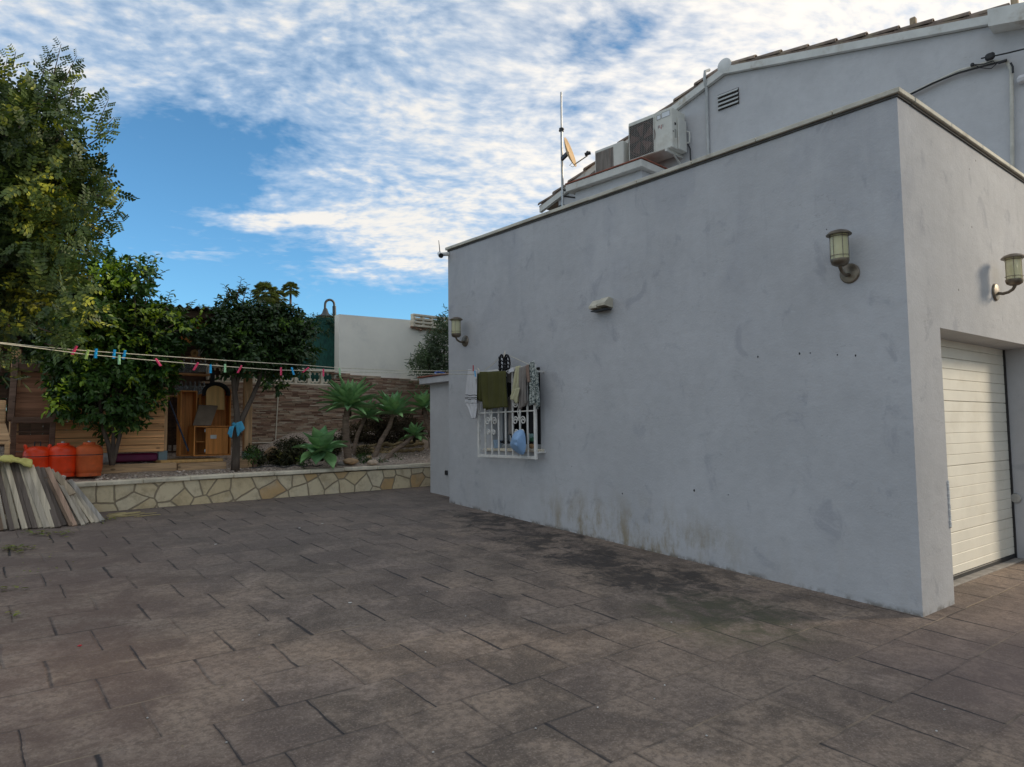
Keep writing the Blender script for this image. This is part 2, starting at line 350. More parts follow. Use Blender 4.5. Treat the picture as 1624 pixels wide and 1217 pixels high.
    hgt = g.m('ADD', g.m('MULTIPLY', gr, .6), g.m('ADD', g.m('MULTIPLY', g.noise(P0, 8., 5, .65), .9), g.m('MULTIPLY', fin, .45)))
    hgt = g.m('ADD', hgt, g.m('MULTIPLY', cell[2], .4))
    g.put(b.inputs['Normal'], g.bump(g.m('ADD', hgt, g.m('MULTIPLY', g.noise(P0, 2.6, 4, .6), 2.0)), .85, .014)); return m

def m_crazy():
    m, g, b = new('crazy_paving_stone'); P = g.pos(); X = g.xyz(P)
    Q = g.comb(g.m('ADD', X[0], g.m('MULTIPLY', X[1], .05)), X[2], 0.)
    Q = g.vm('ADD', Q, g.vm('SCALE', g.vm('SUBTRACT', g.noise(Q, 3., 2, out=1), (.5, .5, .5)), .07))
    v = g.node('ShaderNodeTexVoronoi', feature='DISTANCE_TO_EDGE', voronoi_dimensions='2D'); v2 = g.node('ShaderNodeTexVoronoi', voronoi_dimensions='2D')
    for q in (v, v2): g.put(q.inputs['Vector'], Q); q.inputs['Scale'].default_value = 4.1; q.inputs['Randomness'].default_value = 1.
    cx = g.xyz(v2.outputs['Color']); c = g.mix(cx[0], (.70, .55, .33), (.78, .66, .46)); c = g.mix(g.ss(cx[1], .72, .9, 0., .75), c, (.55, .31, .11))
    c = g.mix(g.ss(g.noise(P, 7., 7, .7), .42, .72, 0., .6), c, (.36, .26, .15)); c = g.mix(g.ss(g.noise(P, 3., 5), .5, .7, 0., .4), c, (.68, .60, .46))
    e = g.ss(v.outputs['Distance'], g.m('MULTIPLY', g.noise(P, 5., 3), .05), g.m('ADD', .03, g.m('MULTIPLY', g.noise(P, 5., 3), .05))); c = g.mix(e, (.33, .26, .175), c)
    g.put(b.inputs['Base Color'], c); b.inputs['Roughness'].default_value = .85; b.inputs['Specular IOR Level'].default_value = .25
    g.put(b.inputs['Normal'], g.bump(g.m('ADD', g.m('MULTIPLY', e, 1.), g.m('MULTIPLY', g.noise(P, 22., 5), .5)), .7, .012)); return m

def m_stack():
    m, g, b = new('stacked_slate'); r = g.rnd(); r2 = g.m('FRACT', g.m('MULTIPLY', r, 13.7)); P = g.pos()
    c = g.mix(r, (.32, .19, .125), (.46, .32, .21)); c = g.mix(g.ss(r2, .6, .8), c, (.50, .39, .28)); c = g.mix(g.ss(r2, .28, .12), c, (.21, .115, .075))
    c = g.mix(g.ss(g.noise(g.mapv(P, sc=(1, 1, 4)), 9., 5, .65), .4, .7, 0., .5), c, (.20, .12, .085))
    g.put(b.inputs['Base Color'], c); b.inputs['Roughness'].default_value = .85; g.put(b.inputs['Normal'], g.bump(g.noise(P, 35., 5), .5, .01)); return m
def m_glass(name, col=(.9, .9, .7), rough=.08, alpha=.45, spec=.5):
    m, g, b = new(name); b.inputs['Base Color'].default_value = (*col, 1); b.inputs['Roughness'].default_value = rough
    b.inputs['Alpha'].default_value = alpha; b.inputs['Specular IOR Level'].default_value = spec
    g.put(b.inputs['Normal'], g.bump(g.noise(g.obj(), 30., 2), .1, .003)); return m

M_plas = m_plaster('garage_paint', (.475, .475, .485))
M_plas2 = m_plaster('house_paint', (.50, .50, .51), .25, False)
M_ground = m_ground(); M_crazy = m_crazy(); M_stack = m_stack()
M_cope = mat('coping_cream', (.54, .51, .43), .8, .15, 3, .25, 40, dirt=((.22, .19, .14), .8), use='pos')
M_shad = mat('shadow_mortar', (.09, .085, .08), .9, .2, 8, .2, 40, use='pos')
M_cap = mat('planter_cap_stone', (.76, .67, .51), .8, .15, 4, .3, 40, dirt=((.30, .25, .18), .6), use='pos')
M_door = mat('door_cream', (.76, .73, .64), .45, .05, 3, .04, 90, use='pos', dirt=((.48, .42, .31), .25))
M_black = mat('black_rubber', (.02, .02, .022), .5, .2, 8, .1, 50)
M_white = mat('white_paint', (.66, .64, .60), .5, .1, 12, .1, 70, dirt=((.35, .28, .2), .5))
M_ac = mat('ac_beige', (.60, .59, .53), .5, .07, 4, .03, 60, dirt=((.38, .34, .26), .5))
M_acside = mat('ac_side', (.58, .57, .52), .5, .07, 4, .03, 60, dirt=((.36, .31, .24), .6))
M_darkgr = mat('dark_grille', (.055, .046, .04), .6, .2, 20, .1, 60)
M_fin = mat('rusty_fins', (.28, .25, .22), .6, .3, 3, .6, 90, stretch=(6, 6, 1), dirt=((.28, .15, .10), .6))
M_tile = mat('red_edge_tile', (.26, .085, .05), .65, .25, 9, .2, 60, dirt=((.12, .08, .06), .6), use='pos')
M_roof = mat('roof_tile', (.22, .165, .13), .85, .35, 6, .4, 50, use='pos', isl=.3, dirt=((.28, .24, .15), .7))
M_metal = mat('galvanised', (.42, .42, .41), .45, .2, 8, .1, 60, metal=.7, dirt=((.20, .14, .09), .5))
M_brass = mat('patinated_brass', (.20, .165, .125), .42, .25, 14, .15, 70, metal=.75)
M_dish = mat('sunbleached_dish', (.60, .40, .20), .7, .18, 6, .1, 60, dirt=((.42, .22, .10), .6))
M_lglass = m_glass('lamp_glass', (.72, .68, .38), .12, .6)
M_bulb = mat('bulb_white', (.75, .73, .62), .3, .05, 5, 0)
M_bglass = m_glass('bottle_glass', (.35, .37, .36), .08, .5)
M_win = m_glass('window_glass', (.16, .18, .20), .04, .5)
M_roomdark = mat('dark_interior', (.02, .02, .022), .8, .3, 3, 0)
M_curt = mat('net_curtain', (.42, .43, .45), .9, .1, 4, .1, 60)
M_pine = wood('pine_boards', (.82, .44, .20), (1, 0, 0)); M_pinev = wood('pine_upright', (.62, .38, .20), (0, 0, 1))
M_orange = wood('varnished_wood', (.56, .22, .055), (0, 0, 1), .5, .3, False); M_oldw = wood('old_brown_wood', (.17, .105, .075), (1, 0, 0), .85)
M_darkw = wood('dark_wood', (.09, .052, .032), (1, 0, 0), .8); M_sleep = wood('sleeper_wood', (.48, .31, .175), (1, 0, 0), .9, .4)
M_ply = wood('pale_ply', (.62, .37, .14), (0, 0, 1), .6, .2, False)
M_bark = mat('bark', (.105, .08, .062), .95, .35, 9, .8, 40, stretch=(1, 1, .3), dist=.01)
M_agtr = mat('agave_trunk', (.22, .155, .11), .95, .3, 5, .9, 22, stretch=(1, 1, 5), dist=.012)
M_org = mat('orange_cylinder', (.80, .055, .008), .38, .16, 4, .06, 30, dirt=((.22, .06, .03), .5)); M_orgd = mat('faded_orange', (.58, .11, .025), .6, .2, 5, .1, 30, dirt=((.16, .06, .03), .65))
M_conc = mat('cream_concrete', (.68, .60, .47), .85, .12, 6, .3, 40, use='pos', dirt=((.34, .28, .20), .5))
M_wwall = mat('white_stucco', (.89, .84, .73), .9, .06, 1.2, .3, 30, use='pos', dirt=((.48, .47, .45), .6))
M_net = mat('green_netting', (.013, .070, .052), .8, .35, 30, .5, 80, use='pos', stretch=(1, 1, .4))
M_soil = mat('garden_gravel', (.42, .33, .26), .95, .45, 35, 1., 60, use='pos', dist=.02, dirt=((.10, .075, .055), .8))
M_terrain = mat('terrain', (.14, .12, .08), .95, .3, 1, .3, 5, use='pos')
M_rock = mat('ochre_rock', (.45, .29, .16), .9, .25, 9, .5, 30, dist=.01); M_rockp = mat('pale_rock', (.55, .42, .31), .9, .2, 9, .5, 30, dist=.01)
M_log = mat('log_bark', (.33, .235, .12), .95, .4, 14, .7, 40, dist=.01)
M_rope = mat('rope', (.62, .57, .44), .8, .15, 40, .3, 200)
PEG = {k: mat('peg_'+k, c, .4, .08, 10, 0) for k, c in dict(pink=(.85, .06, .17), blue=(.015, .40, .80), green=(.40, .72, .40), lime=(.45, .62, .18), red=(.45, .03, .04), cream=(.7, .62, .5)).items()}
M_olive = mat('olive_fabric', (.068, .066, .017), .95, .12, 8, .4, 300, dirt=((.12, .11, .03), .3)); M_wcloth = mat('white_fabric', (.60, .59, .60), .95, .06, 6, .3, 200)
M_grc = mat('taupe_fabric', (.23, .205, .185), .95, .1, 8, .4, 200); M_crc = mat('cream_fabric', (.50, .47, .30), .95, .1, 8, .4, 200)
M_brc = mat('brown_fabric', (.26, .18, .14), .95, .1, 8, .4, 200); M_blk = mat('black_fabric', (.012, .012, .014), .9, .2, 8, .3, 200)
M_bag = mat('blue_bag', (.25, .40, .62), .55, .12, 7, .5, 25, dist=.01); M_blcl = mat('blue_cloth', (.08, .36, .55), .9, .15, 8, .4, 60)
M_yel = mat('yellow_cloth', (.52, .48, .16), .9, .12, 8, .4, 60); M_purp = mat('purple_plastic', (.16, .01, .06), .5, .15, 6, .1, 50)
M_sack = mat('white_sack', (.5, .5, .48), .8, .15, 12, .5, 40); M_foam = mat('white_filler', (.72, .71, .68), .9, .05, 20, .6, 60, dist=.01)
M_shut = mat('bluegrey_metal', (.20, .27, .29), .6, .12, 8, .1, 50)
def m_camo():
    m, g, b = new('patterned_scarf'); P = g.obj(); v = g.noise(P, 42., 3, .6, 1.2)
    c = g.mix(g.ss(v, .47, .53), (.06, .085, .085), (.45, .47, .43)); g.put(b.inputs['Base Color'], c); b.inputs['Roughness'].default_value = .95; return m
M_camo = m_camo()

L_carob = leaf_mat('carob_leaf', (.026, .046, .016), (.060, .088, .028), (.34, .33, .03), .25, .5, 1.3)
L_cary = leaf_mat('carob_young_leaf', (.035, .06, .018), (.08, .115, .03), (.42, .42, .045), .35, .5, 1.3)
L_cit = leaf_mat('citrus_leaf', (.020, .055, .011), (.052, .112, .020), (.26, .34, .035), .12, .4, 1.5)
L_cit2 = leaf_mat('orange_tree_leaf', (.017, .041, .012), (.044, .082, .022), (.18, .3, .04), -.05, .4, 1.8)
L_young = leaf_mat('citrus_young_leaf', (.13, .22, .02), (.28, .36, .03), None, 0, .4, 1.5)
L_ole = leaf_mat('oleander_leaf', (.05, .075, .045), (.10, .14, .07), None, 0, .5, 2.)
L_dark = leaf_mat('groundcover_leaf', (.018, .026, .010), (.07, .06, .022), (.16, .14, .03), .1, .6, 3.)
L_br = leaf_mat('dry_leaf', (.05, .035, .022), (.10, .075, .045), None, 0, .8, 3.)
L_pal = leaf_mat('palm_leaf', (.05, .07, .022), (.12, .13, .04), (.2, .17, .06), .1, .5, .5)
L_fall = leaf_mat('fallen_leaf', (.12, .16, .03), (.22, .20, .06), (.10, .05, .03), .3, .6, 6.)
def m_agave():
    m, g, b = new('agave_leaf'); P = g.pos(); c = g.mix(g.ss(g.noise(P, 6., 4), .35, .65), (.17, .34, .13), (.32, .52, .24)); c = g.mix(1., c, g.mix(g.rnd(), (.72, .78, .85), (1.2, 1.15, 1.)), 'MULTIPLY')
    g.put(b.inputs['Base Color'], c); b.inputs['Roughness'].default_value = .55; b.inputs['Specular IOR Level'].default_value = .3; return m
M_agave = m_agave()

# ------------------------------------------------------------------ leaf meshes
def leaf_mesh(name, material, parent, base, dirn, nrm, L, Wd, fold=.25, droop=.15):
    """arrays of leaves -> ONE mesh (six-point folded leaves)"""
    base = np.asarray(base); d = np.asarray(dirn); d = d/np.linalg.norm(d, axis=1)[:, None]
    s = np.cross(d, np.asarray(nrm)); s = s/(np.linalg.norm(s, axis=1)[:, None]+1e-9); n = np.cross(s, d)
    L = np.asarray(L)[:, None]; Wd = np.asarray(Wd)[:, None]; z = np.array([0, 0, -1.])
    pts = []
    for t, w in ((0, 0), (.28, .45), (.68, .42), (1, 0), (.68, -.42), (.28, -.45)):
        pts.append(base+d*L*t+s*Wd*w+n*Wd*abs(w)*fold+z*L*droop*t*t)
    V = np.stack(pts, 1).reshape(-1, 3); k = len(base)
    root = parent
    while root is not None and root.parent is not None: root = root.parent
    if root is not None and root.name in WM: Mi = np.array(WM[root.name].inverted()); V = V @ Mi[:3, :3].T + Mi[:3, 3]; off = None
    else: off = V.mean(0); V = V-off
    me = bpy.data.meshes.new(name); me.vertices.add(len(V)); me.vertices.foreach_set('co', V.ravel())
    me.loops.add(k*8); me.polygons.add(k*2)
    idx = (np.arange(k)[:, None]*6+np.array([0, 1, 2, 3, 0, 3, 4, 5])[None]).ravel()
    me.loops.foreach_set('vertex_index', idx.astype(np.int32)); me.polygons.foreach_set('loop_start', (np.arange(k*2)*4).astype(np.int32))
    me.polygons.foreach_set('use_smooth', [False]*(k*2))
    me.materials.append(material); me.update(calc_edges=True); me.validate()
    o = bpy.data.objects.new(name, me); link(o)
    if parent is not None: o.parent = parent
    elif off is not None: o.location = off
    return o
def unit(n):
    v = rng.normal(size=(n, 3)); return v/np.linalg.norm(v, axis=1)[:, None]
def in_blobs(blobs, n, shell=.5):
    """blobs: (centre, (rx,ry,rz)) -> positions and outward directions"""
    vol = np.array([b[1][0]*b[1][1]*b[1][2] for b in blobs])**(2/3.); pick = rng.choice(len(blobs), n, p=vol/vol.sum())
    C = np.array([tuple(b[0]) for b in blobs])[pick]; R = np.array([b[1] for b in blobs])[pick]
    u = unit(n); r = rng.uniform(0, 1, n)**(1/3.); r = np.where(rng.uniform(size=n) < shell, rng.uniform(.8, 1.06, n), r)
    return C+u*R*r[:, None], u
def broadleaf(name, material, parent, blobs, nt, per, L, Wd, shell=.5, up_=.35, spread=1.):
    P, u = in_blobs(blobs, nt, shell); ax = u+np.array([0, 0, up_])+unit(nt)*.5; ax /= np.linalg.norm(ax, axis=1)[:, None]
    B = []; D = []; N = []; LL = []; WW = []
    for k in range(per):
        t = k/per; tw = .16*L/.09; rad = unit(nt); rad -= ax*(rad*ax).sum(1)[:, None]; rad /= np.linalg.norm(rad, axis=1)[:, None]+1e-9
        B.append(P+ax*tw*t); D.append(ax*(.35+.5*t)+rad*spread); N.append(ax+np.array([0, 0, .6])+unit(nt)*.3); s = rng.uniform(.65, 1.15, nt)
        LL.append(L*s); WW.append(Wd*s)
    return leaf_mesh(name, material, parent, np.vstack(B), np.vstack(D), np.vstack(N), np.concatenate(LL), np.concatenate(WW))
def pinnate(name, material, parent, blobs, nt, pairs, rl, L, Wd, shell=.5, bias=(0, 0, .3)):
    P, u = in_blobs(blobs, nt, shell); B = []; D = []; N = []; LL = []; WW = []
    P = P[:, :]; tw = u*.8+np.array(bias)+unit(nt)*.35; tw /= np.linalg.norm(tw, axis=1)[:, None]
    for sp in range(4):          # a twig carries four compound leaves
        rad = unit(nt); rad -= tw*(rad*tw).sum(1)[:, None]; rad /= np.linalg.norm(rad, axis=1)[:, None]+1e-9
        st = P+tw*(.06*sp); a = tw*(.5+.25*sp)+rad*.9; a /= np.linalg.norm(a, axis=1)[:, None]
        nn = np.cross(a, unit(nt)); nn = nn+np.array([0, 0, .9]); nn -= a*(nn*a).sum(1)[:, None]; nn /= np.linalg.norm(nn, axis=1)[:, None]+1e-9
        sd = np.cross(a, nn)
        for k in range(pairs):
            for sg in (-1, 1):
                B.append(st+a*rl*((k+1)/pairs)); D.append(a*.45+sd*sg); N.append(nn+unit(nt)*.15); s = rng.uniform(.8, 1.15, nt); LL.append(L*s); WW.append(Wd*s)
    return leaf_mesh(name, material, parent, np.vstack(B), np.vstack(D), np.vstack(N), np.concatenate(LL), np.concatenate(WW), .15, .05)
def px_blobs(lst, Y, jit=0.3, k=1., seed=1):
    """crown lobes given where they stand in a garden plane"""
    rr = random.Random(seed); out = []
    for (px, py, r) in lst:
        y = Y+rr.uniform(-jit, jit); c = PY(px, py, y); D = (c-CAM).dot(fw); R = r*D/F*k; out.append((c, (R, R*.9, R*.95)))
    return out
def limb(mb, a, b, ra, rb, n=6, wob=.04, seed=0):
    rr = random.Random(seed); a = Vector(a); b = Vector(b); L = (b-a).length
    pts = [a.lerp(b, t/5)+Vector((rr.uniform(-1, 1), rr.uniform(-1, 1), rr.uniform(-1, 1)))*wob*L*(0 if t in (0, 5) else 1) for t in range(6)]
    mb.tube(pts, [ra+(rb-ra)*t/5 for t in range(6)], n); return pts
#SETTING
# ================================================================== SETTING
def sheet(name, xs, ys, zf, material, kind='structure', parent=None):
    mb = MB(); nx = len(xs)
    vs = [(x, y, zf(x, y)) for y in ys for x in xs]
    mb.add(vs, [(j*nx+i, j*nx+i+1, (j+1)*nx+i+1, (j+1)*nx+i) for j in range(len(ys)-1) for i in range(nx-1)])
    o = mb.build(name, material, origin=(0, 0, 0)); return tag(o, kind=kind)
sheet('terrain', [-900, -60, -14, 16, 80, 900], [-900, -60, -8, -6, 11, 16, 80, 900], lambda x, y: gz(x, y)-.03, M_terrain)
sheet('driveway', [-6, 14], [-6, 11], lambda x, y: .026+.0575*y, M_ground)
def yf(x): return 9.57+.055*x
def soil(x, y):
    t = y-yf(x); k = min(max((x-3.9)/.7, 0), 1); k = k*k*(3-2*k)
    return .90+.11*t+.11*max(t-.8, 0)+k*(.065+.08*t)
xs = [-5+.35*i for i in range(41)]; ts = [.02+.2*i for i in range(16)]
mb = MB(); vs = [(x, yf(x)+t, soil(x, yf(x)+t)+random.uniform(-.015, .015)) for t in ts for x in xs]; n_ = len(xs)
mb.add(vs, [(j*n_+i, j*n_+i+1, (j+1)*n_+i+1, (j+1)*n_+i) for j in range(len(ts)-1) for i in range(n_-1)])
tag(mb.build('garden_bed', M_soil, origin=(0, 0, 0), smooth='all'), kind='structure')

# ------------------------------------------------------------------ garage
X0, Y0, YB, XR = 5.35, 2.15, 8.24, 9.72
def ztop(y): return 3.925+(y-Y0)*.0197
gar = thing('garage', 'plain grey rendered flat-roofed garage with cream sectional door and barred window', 'garage', (X0, Y0, .15))
WY0, WY1, WZ0, WZ1 = 6.26, 7.24, 1.27, 2.24
DX0, DX1, DZ1 = 5.915, 8.27, 2.25
def holed(mb, P, us, vs_, hole, tops):
    """wall skin as a 3x3 grid with the centre open. P(u,v)->point"""
    g_ = [[P(u, (tops(u) if j == len(vs_)-1 else v)) for u in us] for j, v in enumerate(vs_)]
    for j in range(len(vs_)-1):
        for i in range(len(us)-1):
            if (i, j) in hole: continue
            mb.add([g_[j][i], g_[j][i+1], g_[j+1][i+1], g_[j+1][i]], [(0, 1, 2, 3)])
mb = MB()
holed(mb, lambda u, v: (X0, u, v), [Y0, WY0, WY1, YB], [-.3, WZ0, WZ1, 9], {(1, 1)}, ztop)
holed(mb, lambda u, v: (u, Y0, v), [X0, DX0, DX1, XR], [-.3, 0, DZ1, 9], {(1, 1), (1, 0)}, lambda u: 3.925-.018*(u-X0))
# reveals of the two openings
for (y0, z0, y1, z1) in ((WY0, WZ0, WY1, WZ0), (WY1, WZ0, WY1, WZ1), (WY1, WZ1, WY0, WZ1), (WY0, WZ1, WY0, WZ0)):
    mb.add([(X0, y0, z0), (X0, y1, z1), (X0+.2, y1, z1), (X0+.2, y0, z0)], [(0, 1, 2, 3)])
for (x0, z0, x1, z1) in ((DX0, -.3, DX0, DZ1), (DX0, DZ1, DX1, DZ1), (DX1, DZ1, DX1, -.3)):
    mb.add([(x0, Y0, z0), (x1, Y0, z1), (x1, Y0+.32, z1), (x0, Y0+.32, z0)], [(0, 1, 2, 3)])
mb.add([(X0, YB, -.3), (XR, YB, -.3), (XR, YB, 4.0), (X0, YB, ztop(YB))], [(0, 1, 2, 3)])
mb.add([(X0+.2, Y0+.2, 3.6), (XR, Y0+.2, 3.6), (XR, YB-.1, 3.6), (X0+.2, YB-.1, 3.6)], [(0, 1, 2, 3)])
mb.add([(X0+.2, Y0+.2, 3.55), (X0+.2, YB, 3.55), (X0+.2, YB, ztop(YB)), (X0+.2, Y0+.2, ztop(Y0))], [(0, 1, 2, 3)])
mb.add([(X0+.2, Y0+.2, 3.55), (XR, Y0+.2, 3.55), (XR, Y0+.2, 3.86), (X0+.2, Y0+.2, 3.92)], [(0, 1, 2, 3)])
mb.build('wall', M_plas, gar)
mb = MB(); L_ = YB-Y0+.06; y = Y0-.035; k = 0
cuts = [y, 2.62, 3.30, 3.98, 4.66, 5.36, 6.06, 6.78, 7.5, YB+.03]
rr = random.Random(3)
for a, b in zip(cuts[:-1], cuts[1:]):
    j = rr.uniform(-.003, .003); za, zb = ztop(a)+.017+j, ztop(b)+.017+j+rr.uniform(-.002, .002)
    mb.bar((X0+.10+j, a+.003, za+.024), (X0+.10+j, b-.003, zb+.024), .27, .038, ch=.004)
xs_ = [X0+.24]+[X0+.24+.69*i for i in range(1, 6)]+[XR]
for a, b in zip(xs_[:-1], xs_[1:]):
    f_ = lambda x: 3.942-.018*(x-X0)+.024
    mb.bar((a+.003, Y0+.10, f_(a)), (b-.003, Y0+.10, f_(b)), .27, .038, ch=.004)
mb.build('coping', M_cope, gar)
mb = MB(); mb.bar((X0+.10, Y0-.012, ztop(Y0)+.009), (X0+.10, YB, ztop(YB)+.009), .226, .016); mb.bar((X0+.22, Y0+.10, 3.934-.004), (XR, Y0+.10, 3.934-.079), .226, .016)
mb.build('coping_shadow_bed', M_shad, gar)  # dark strip paints the shadow line under the coping overhang
# sectional door: 22 ribs, section joints every six
dr = MB(); DY = Y0+.30; zb = .175; rib = .0951
z = zb+.03; secs = [.57, 1.14, 1.71]; prev = zb+.035
zz_ = [zb+.035]; q = 1.71
lines = sorted([1.71+rib*i for i in range(-20, 8) if zb+.07 < 1.71+rib*i < DZ1+.02])
for a, b in zip([zb+.035]+lines, lines+[DZ1+.06]):
    sec = any(abs(b-s_) < .02 for s_ in secs); gap = .004 if sec else .001
    dr.bb(DX0-.04, DX1+.0, DY-.012, DY+.02, a+.001, b-gap, .0035)
o = dr.build('garage_door', M_door, gar)
dk = MB(); dk.bb(DX0-.05, DX1-.001, DY+.008, DY+.05, zb, DZ1+.05); dk.build('door_backing', mat('door_groove', (.66, .62, .50), .7, .1, 4, 0), o)
sk = MB(); sk.bb(DX0+.01, DX1-.01, DY-.02, DY+.03, .155, zb+.033, .004); sk.bb(DX1-.018, DX1-.002, DY-.03, DY+.006, .16, DZ1-.005); sk.build('door_seal', M_black, o)
th_ = MB(); th_.bb(DX0+.005, DX1-.005, DY-.10, DY+.1, .10, .172, .004); th_.build('threshold', mat('threshold_cement', (.26, .24, .22), .9, .2, 9, .3, 50), gar)
fm = MB(); rr = random.Random(5)
for i in range(26):
    z = .73+.335*i/25; fm.rock((DX0-.008+rr.uniform(-.004, .004), Y0-.003, z), (.026+rr.uniform(0, .012), .02, .03), i, 1)
fm.build('filler_patch', M_foam, gar, smooth='all')
rg = MB(); c = PX(1610, 790, DX1)
rg.lathe([(.030, 0), (.046, .0), (.05, .012), (.043, .022), (.03, .024)], (DX1-.001, c.y-.01, c.z), 18, Matrix(((0, 0, -1), (0, 1, 0), (1, 0, 0)))); rg.build('conduit_ring', M_metal, gar, smooth=True)
rg = MB(); rg.lathe([(.001, .006), (.034, .006)], (DX1-.001, c.y-.01, c.z), 18, Matrix(((0, 0, -1), (0, 1, 0), (1, 0, 0)))); rg.build('conduit_hole', M_black, gar)
for i, (px, py, r_) in enumerate(((1202, 566, .010), (1268, 561, .011), (1285, 560, .007), (1328, 563, .007), (1357, 564, .009), (1101, 778, .013), (987, 783, .009), (1311, 364, .006), (907, 740, .006), (1155, 785, .006))):
    mb = MB(); c = PX(px, py, X0); mb.rock((X0-.001, c.y, c.z), (.006, r_*1.6, r_*2.2), i, 1); mb.build('fixing_hole', M_black, gar)
# window in the long wall
fr_ = MB(); xw = X0+.13
for (a, b, c_, d_) in ((WY0, WY1, WZ0, WZ0+.05), (WY0, WY1, WZ1-.05, WZ1), (WY0, WY0+.05, WZ0+.05, WZ1-.05), (WY1-.05, WY1, WZ0+.05, WZ1-.05), (6.99, 7.03, WZ0+.05, WZ1-.05)):
    fr_.bb(xw, xw+.05, a+.001, b-.001, c_+.001, d_-.001, .004)
wf = fr_.build('window', mat('window_aluminium', (.55, .56, .57), .4, .05, 5, 0), gar)
pn = MB(); pn.bb(xw+.02, xw+.026, 7.03, WY1-.05, WZ0+.05, WZ1-.05); pn.build('pane', M_win, wf)
cu = MB(); vs = []; n_ = 60
for i in range(n_+1):
    yy_ = 7.05+(WY1-.03-7.05)*i/n_; dx = .012*math.sin(i*.9)+.008*math.sin(i*2.3)
    vs += [(xw+.09+dx, yy_, WZ0+.02), (xw+.09+dx, yy_, WZ1-.02)]
cu.add(vs, [(2*i, 2*i+2, 2*i+3, 2*i+1) for i in range(n_)]); cu.build('curtain', M_curt, wf, smooth='all')
rm = MB(); rm.bb(xw+.25, xw+1.6, 5.6, 7.9, .9, 2.6); o = rm.build('room_dark_box', M_roomdark, wf)  # black box face stands in for the darkness of the unlit room
sl_ = MB(); sl_.bb(X0-.045, X0+.125, WY0-.06, WY1+.12, WZ0-.035, WZ0+.0, .006); sl_.build('window_sill', M_conc, gar)

# grey lower annex behind the garage
an = thing('annex', 'low grey annex with red tile edged roof just behind the garage corner', 'annex', (5.66, 8.26, .5))
mb = MB(); mb.bb(5.66, 8.4, 8.262, 9.25, .2, 2.22); mb.build('wall', M_plas2, an)
mb = MB(); mb.bb(5.555, 8.5, 8.262, 9.40, 2.222, 2.32, .006); rf = mb.build('roof_edge', mat('fascia_grey', (.47, .47, .48), .85, .1, 4, .2, 30), an)
mb = MB(); mb.bb(5.535, 8.5, 8.262, 9.43, 2.322, 2.345, .006); mb.build('edge_tiles', M_tile, rf)
mb = MB(); c = PX(709, 750, 5.66); mb.box((5.645, c.y, c.z), (.03, .06, .07), None, .01); mb.build('drain_outlet', M_black, an)
hp = MB(); c = PX(700, 577, 5.9); c.z = 2.39; hp.tube([c+Vector((.10*math.cos(t*.4), .10*math.sin(t*.4), .04*math.sin(t*.4))) for t in range(17)], .014, 8)
tag(hp.build('plastic_hoop', mat('blue_plastic', (.03, .10, .35), .4, .1, 8, 0)), 'blue plastic hoop lying on the annex roof behind the garage corner', 'hoop')

# ------------------------------------------------------------------ house behind
TH = math.radians(5.5); HO = Vector((9.3, 7.0, 0)); HA = Vector((-math.sin(TH), math.cos(TH), 0)); HN = Vector((-math.cos(TH), -math.sin(TH), 0))
def H(s_, z, off=0.): return HO+HA*s_+HN*off+Vector((0, 0, z))
def Hp(px, py, off=0.):
    d = ray(px, py); t = (HO+HN*off-CAM).dot(HN)/d.dot(HN); p = CAM+d*t; return (p-HO).dot(HA), p.z
hs = thing('house', 'grey two storey house with white verges and tiled gable roof', 'house', H(-.7, 0))
RZ = 7.10
def rl(s_): return RZ-(s_+.7)*.312 if s_ > -.7 else RZ+(s_+.7)*.213
SE = -5.0; SL = 2.93
mb = MB(); prof = [(SL, -.2), (SL, rl(SL)), (-.7, RZ), (SE, rl(SE)), (SE, -.2)]
mb.prism([H(a, z, 0) for a, z in prof], -HN*8); wl = mb.build('wall', M_plas2, hs)
# roof slabs with white verge boards
def slab(mb, s0, s1, z_up, th, o0, o1, ch=0):
    a0, a1 = rl(s0)+z_up, rl(s1)+z_up
    pr = [H(s0, a0, o0), H(s1, a1, o0), H(s1, a1+th, o0), H(s0, a0+th, o0)]; mb.prism(pr, HN*(o1-o0))
mb = MB(); slab(mb, -.7, 3.38, .004, .11, .075, .005); slab(mb, -4.25, -.7, .004, .11, .075, .005)
slab(mb, -5.35, -4.25, -.10, .21, .24, .005)
rf = mb.build('verge_board', mat('verge_white', (.60, .60, .57), .85, .08, 4, .2, 40, use='pos', dirt=((.30, .24, .16), .8)), hs)
mb = MB(); slab(mb, -.7, 3.40, .118, .03, .06, -8.2); slab(mb, -5.4, -.7, .118, .03, .06, -8.2); mb2 = mb
rr = random.Random(11)
def barrel(mb, p0, p1, r0_, r1_, upn, n=7):
    ax = (p1-p0).normalized(); sd = ax.cross(upn).normalized(); vs = []
    for p, r in ((p0, r0_), (p1, r1_)):
        for rad in (r, r-.014):
            vs += [p+sd*math.cos(math.pi*j/n)*rad+upn*math.sin(math.pi*j/n)*rad for j in range(n+1)]
    m_ = n+1; fs = []
    for j in range(n): fs += [(j, j+1, 2*m_+j+1, 2*m_+j), (m_+j+1, m_+j, 3*m_+j, 3*m_+j+1), (j+1, j, m_+j, m_+j+1), (2*m_+j, 2*m_+j+1, 3*m_+j+1, 3*m_+j)]
    mb.add(vs, fs)
tl = MB(); tl.v = list(mb2.v); tl.f = list(mb2.f); tl.mi = list(mb2.mi)
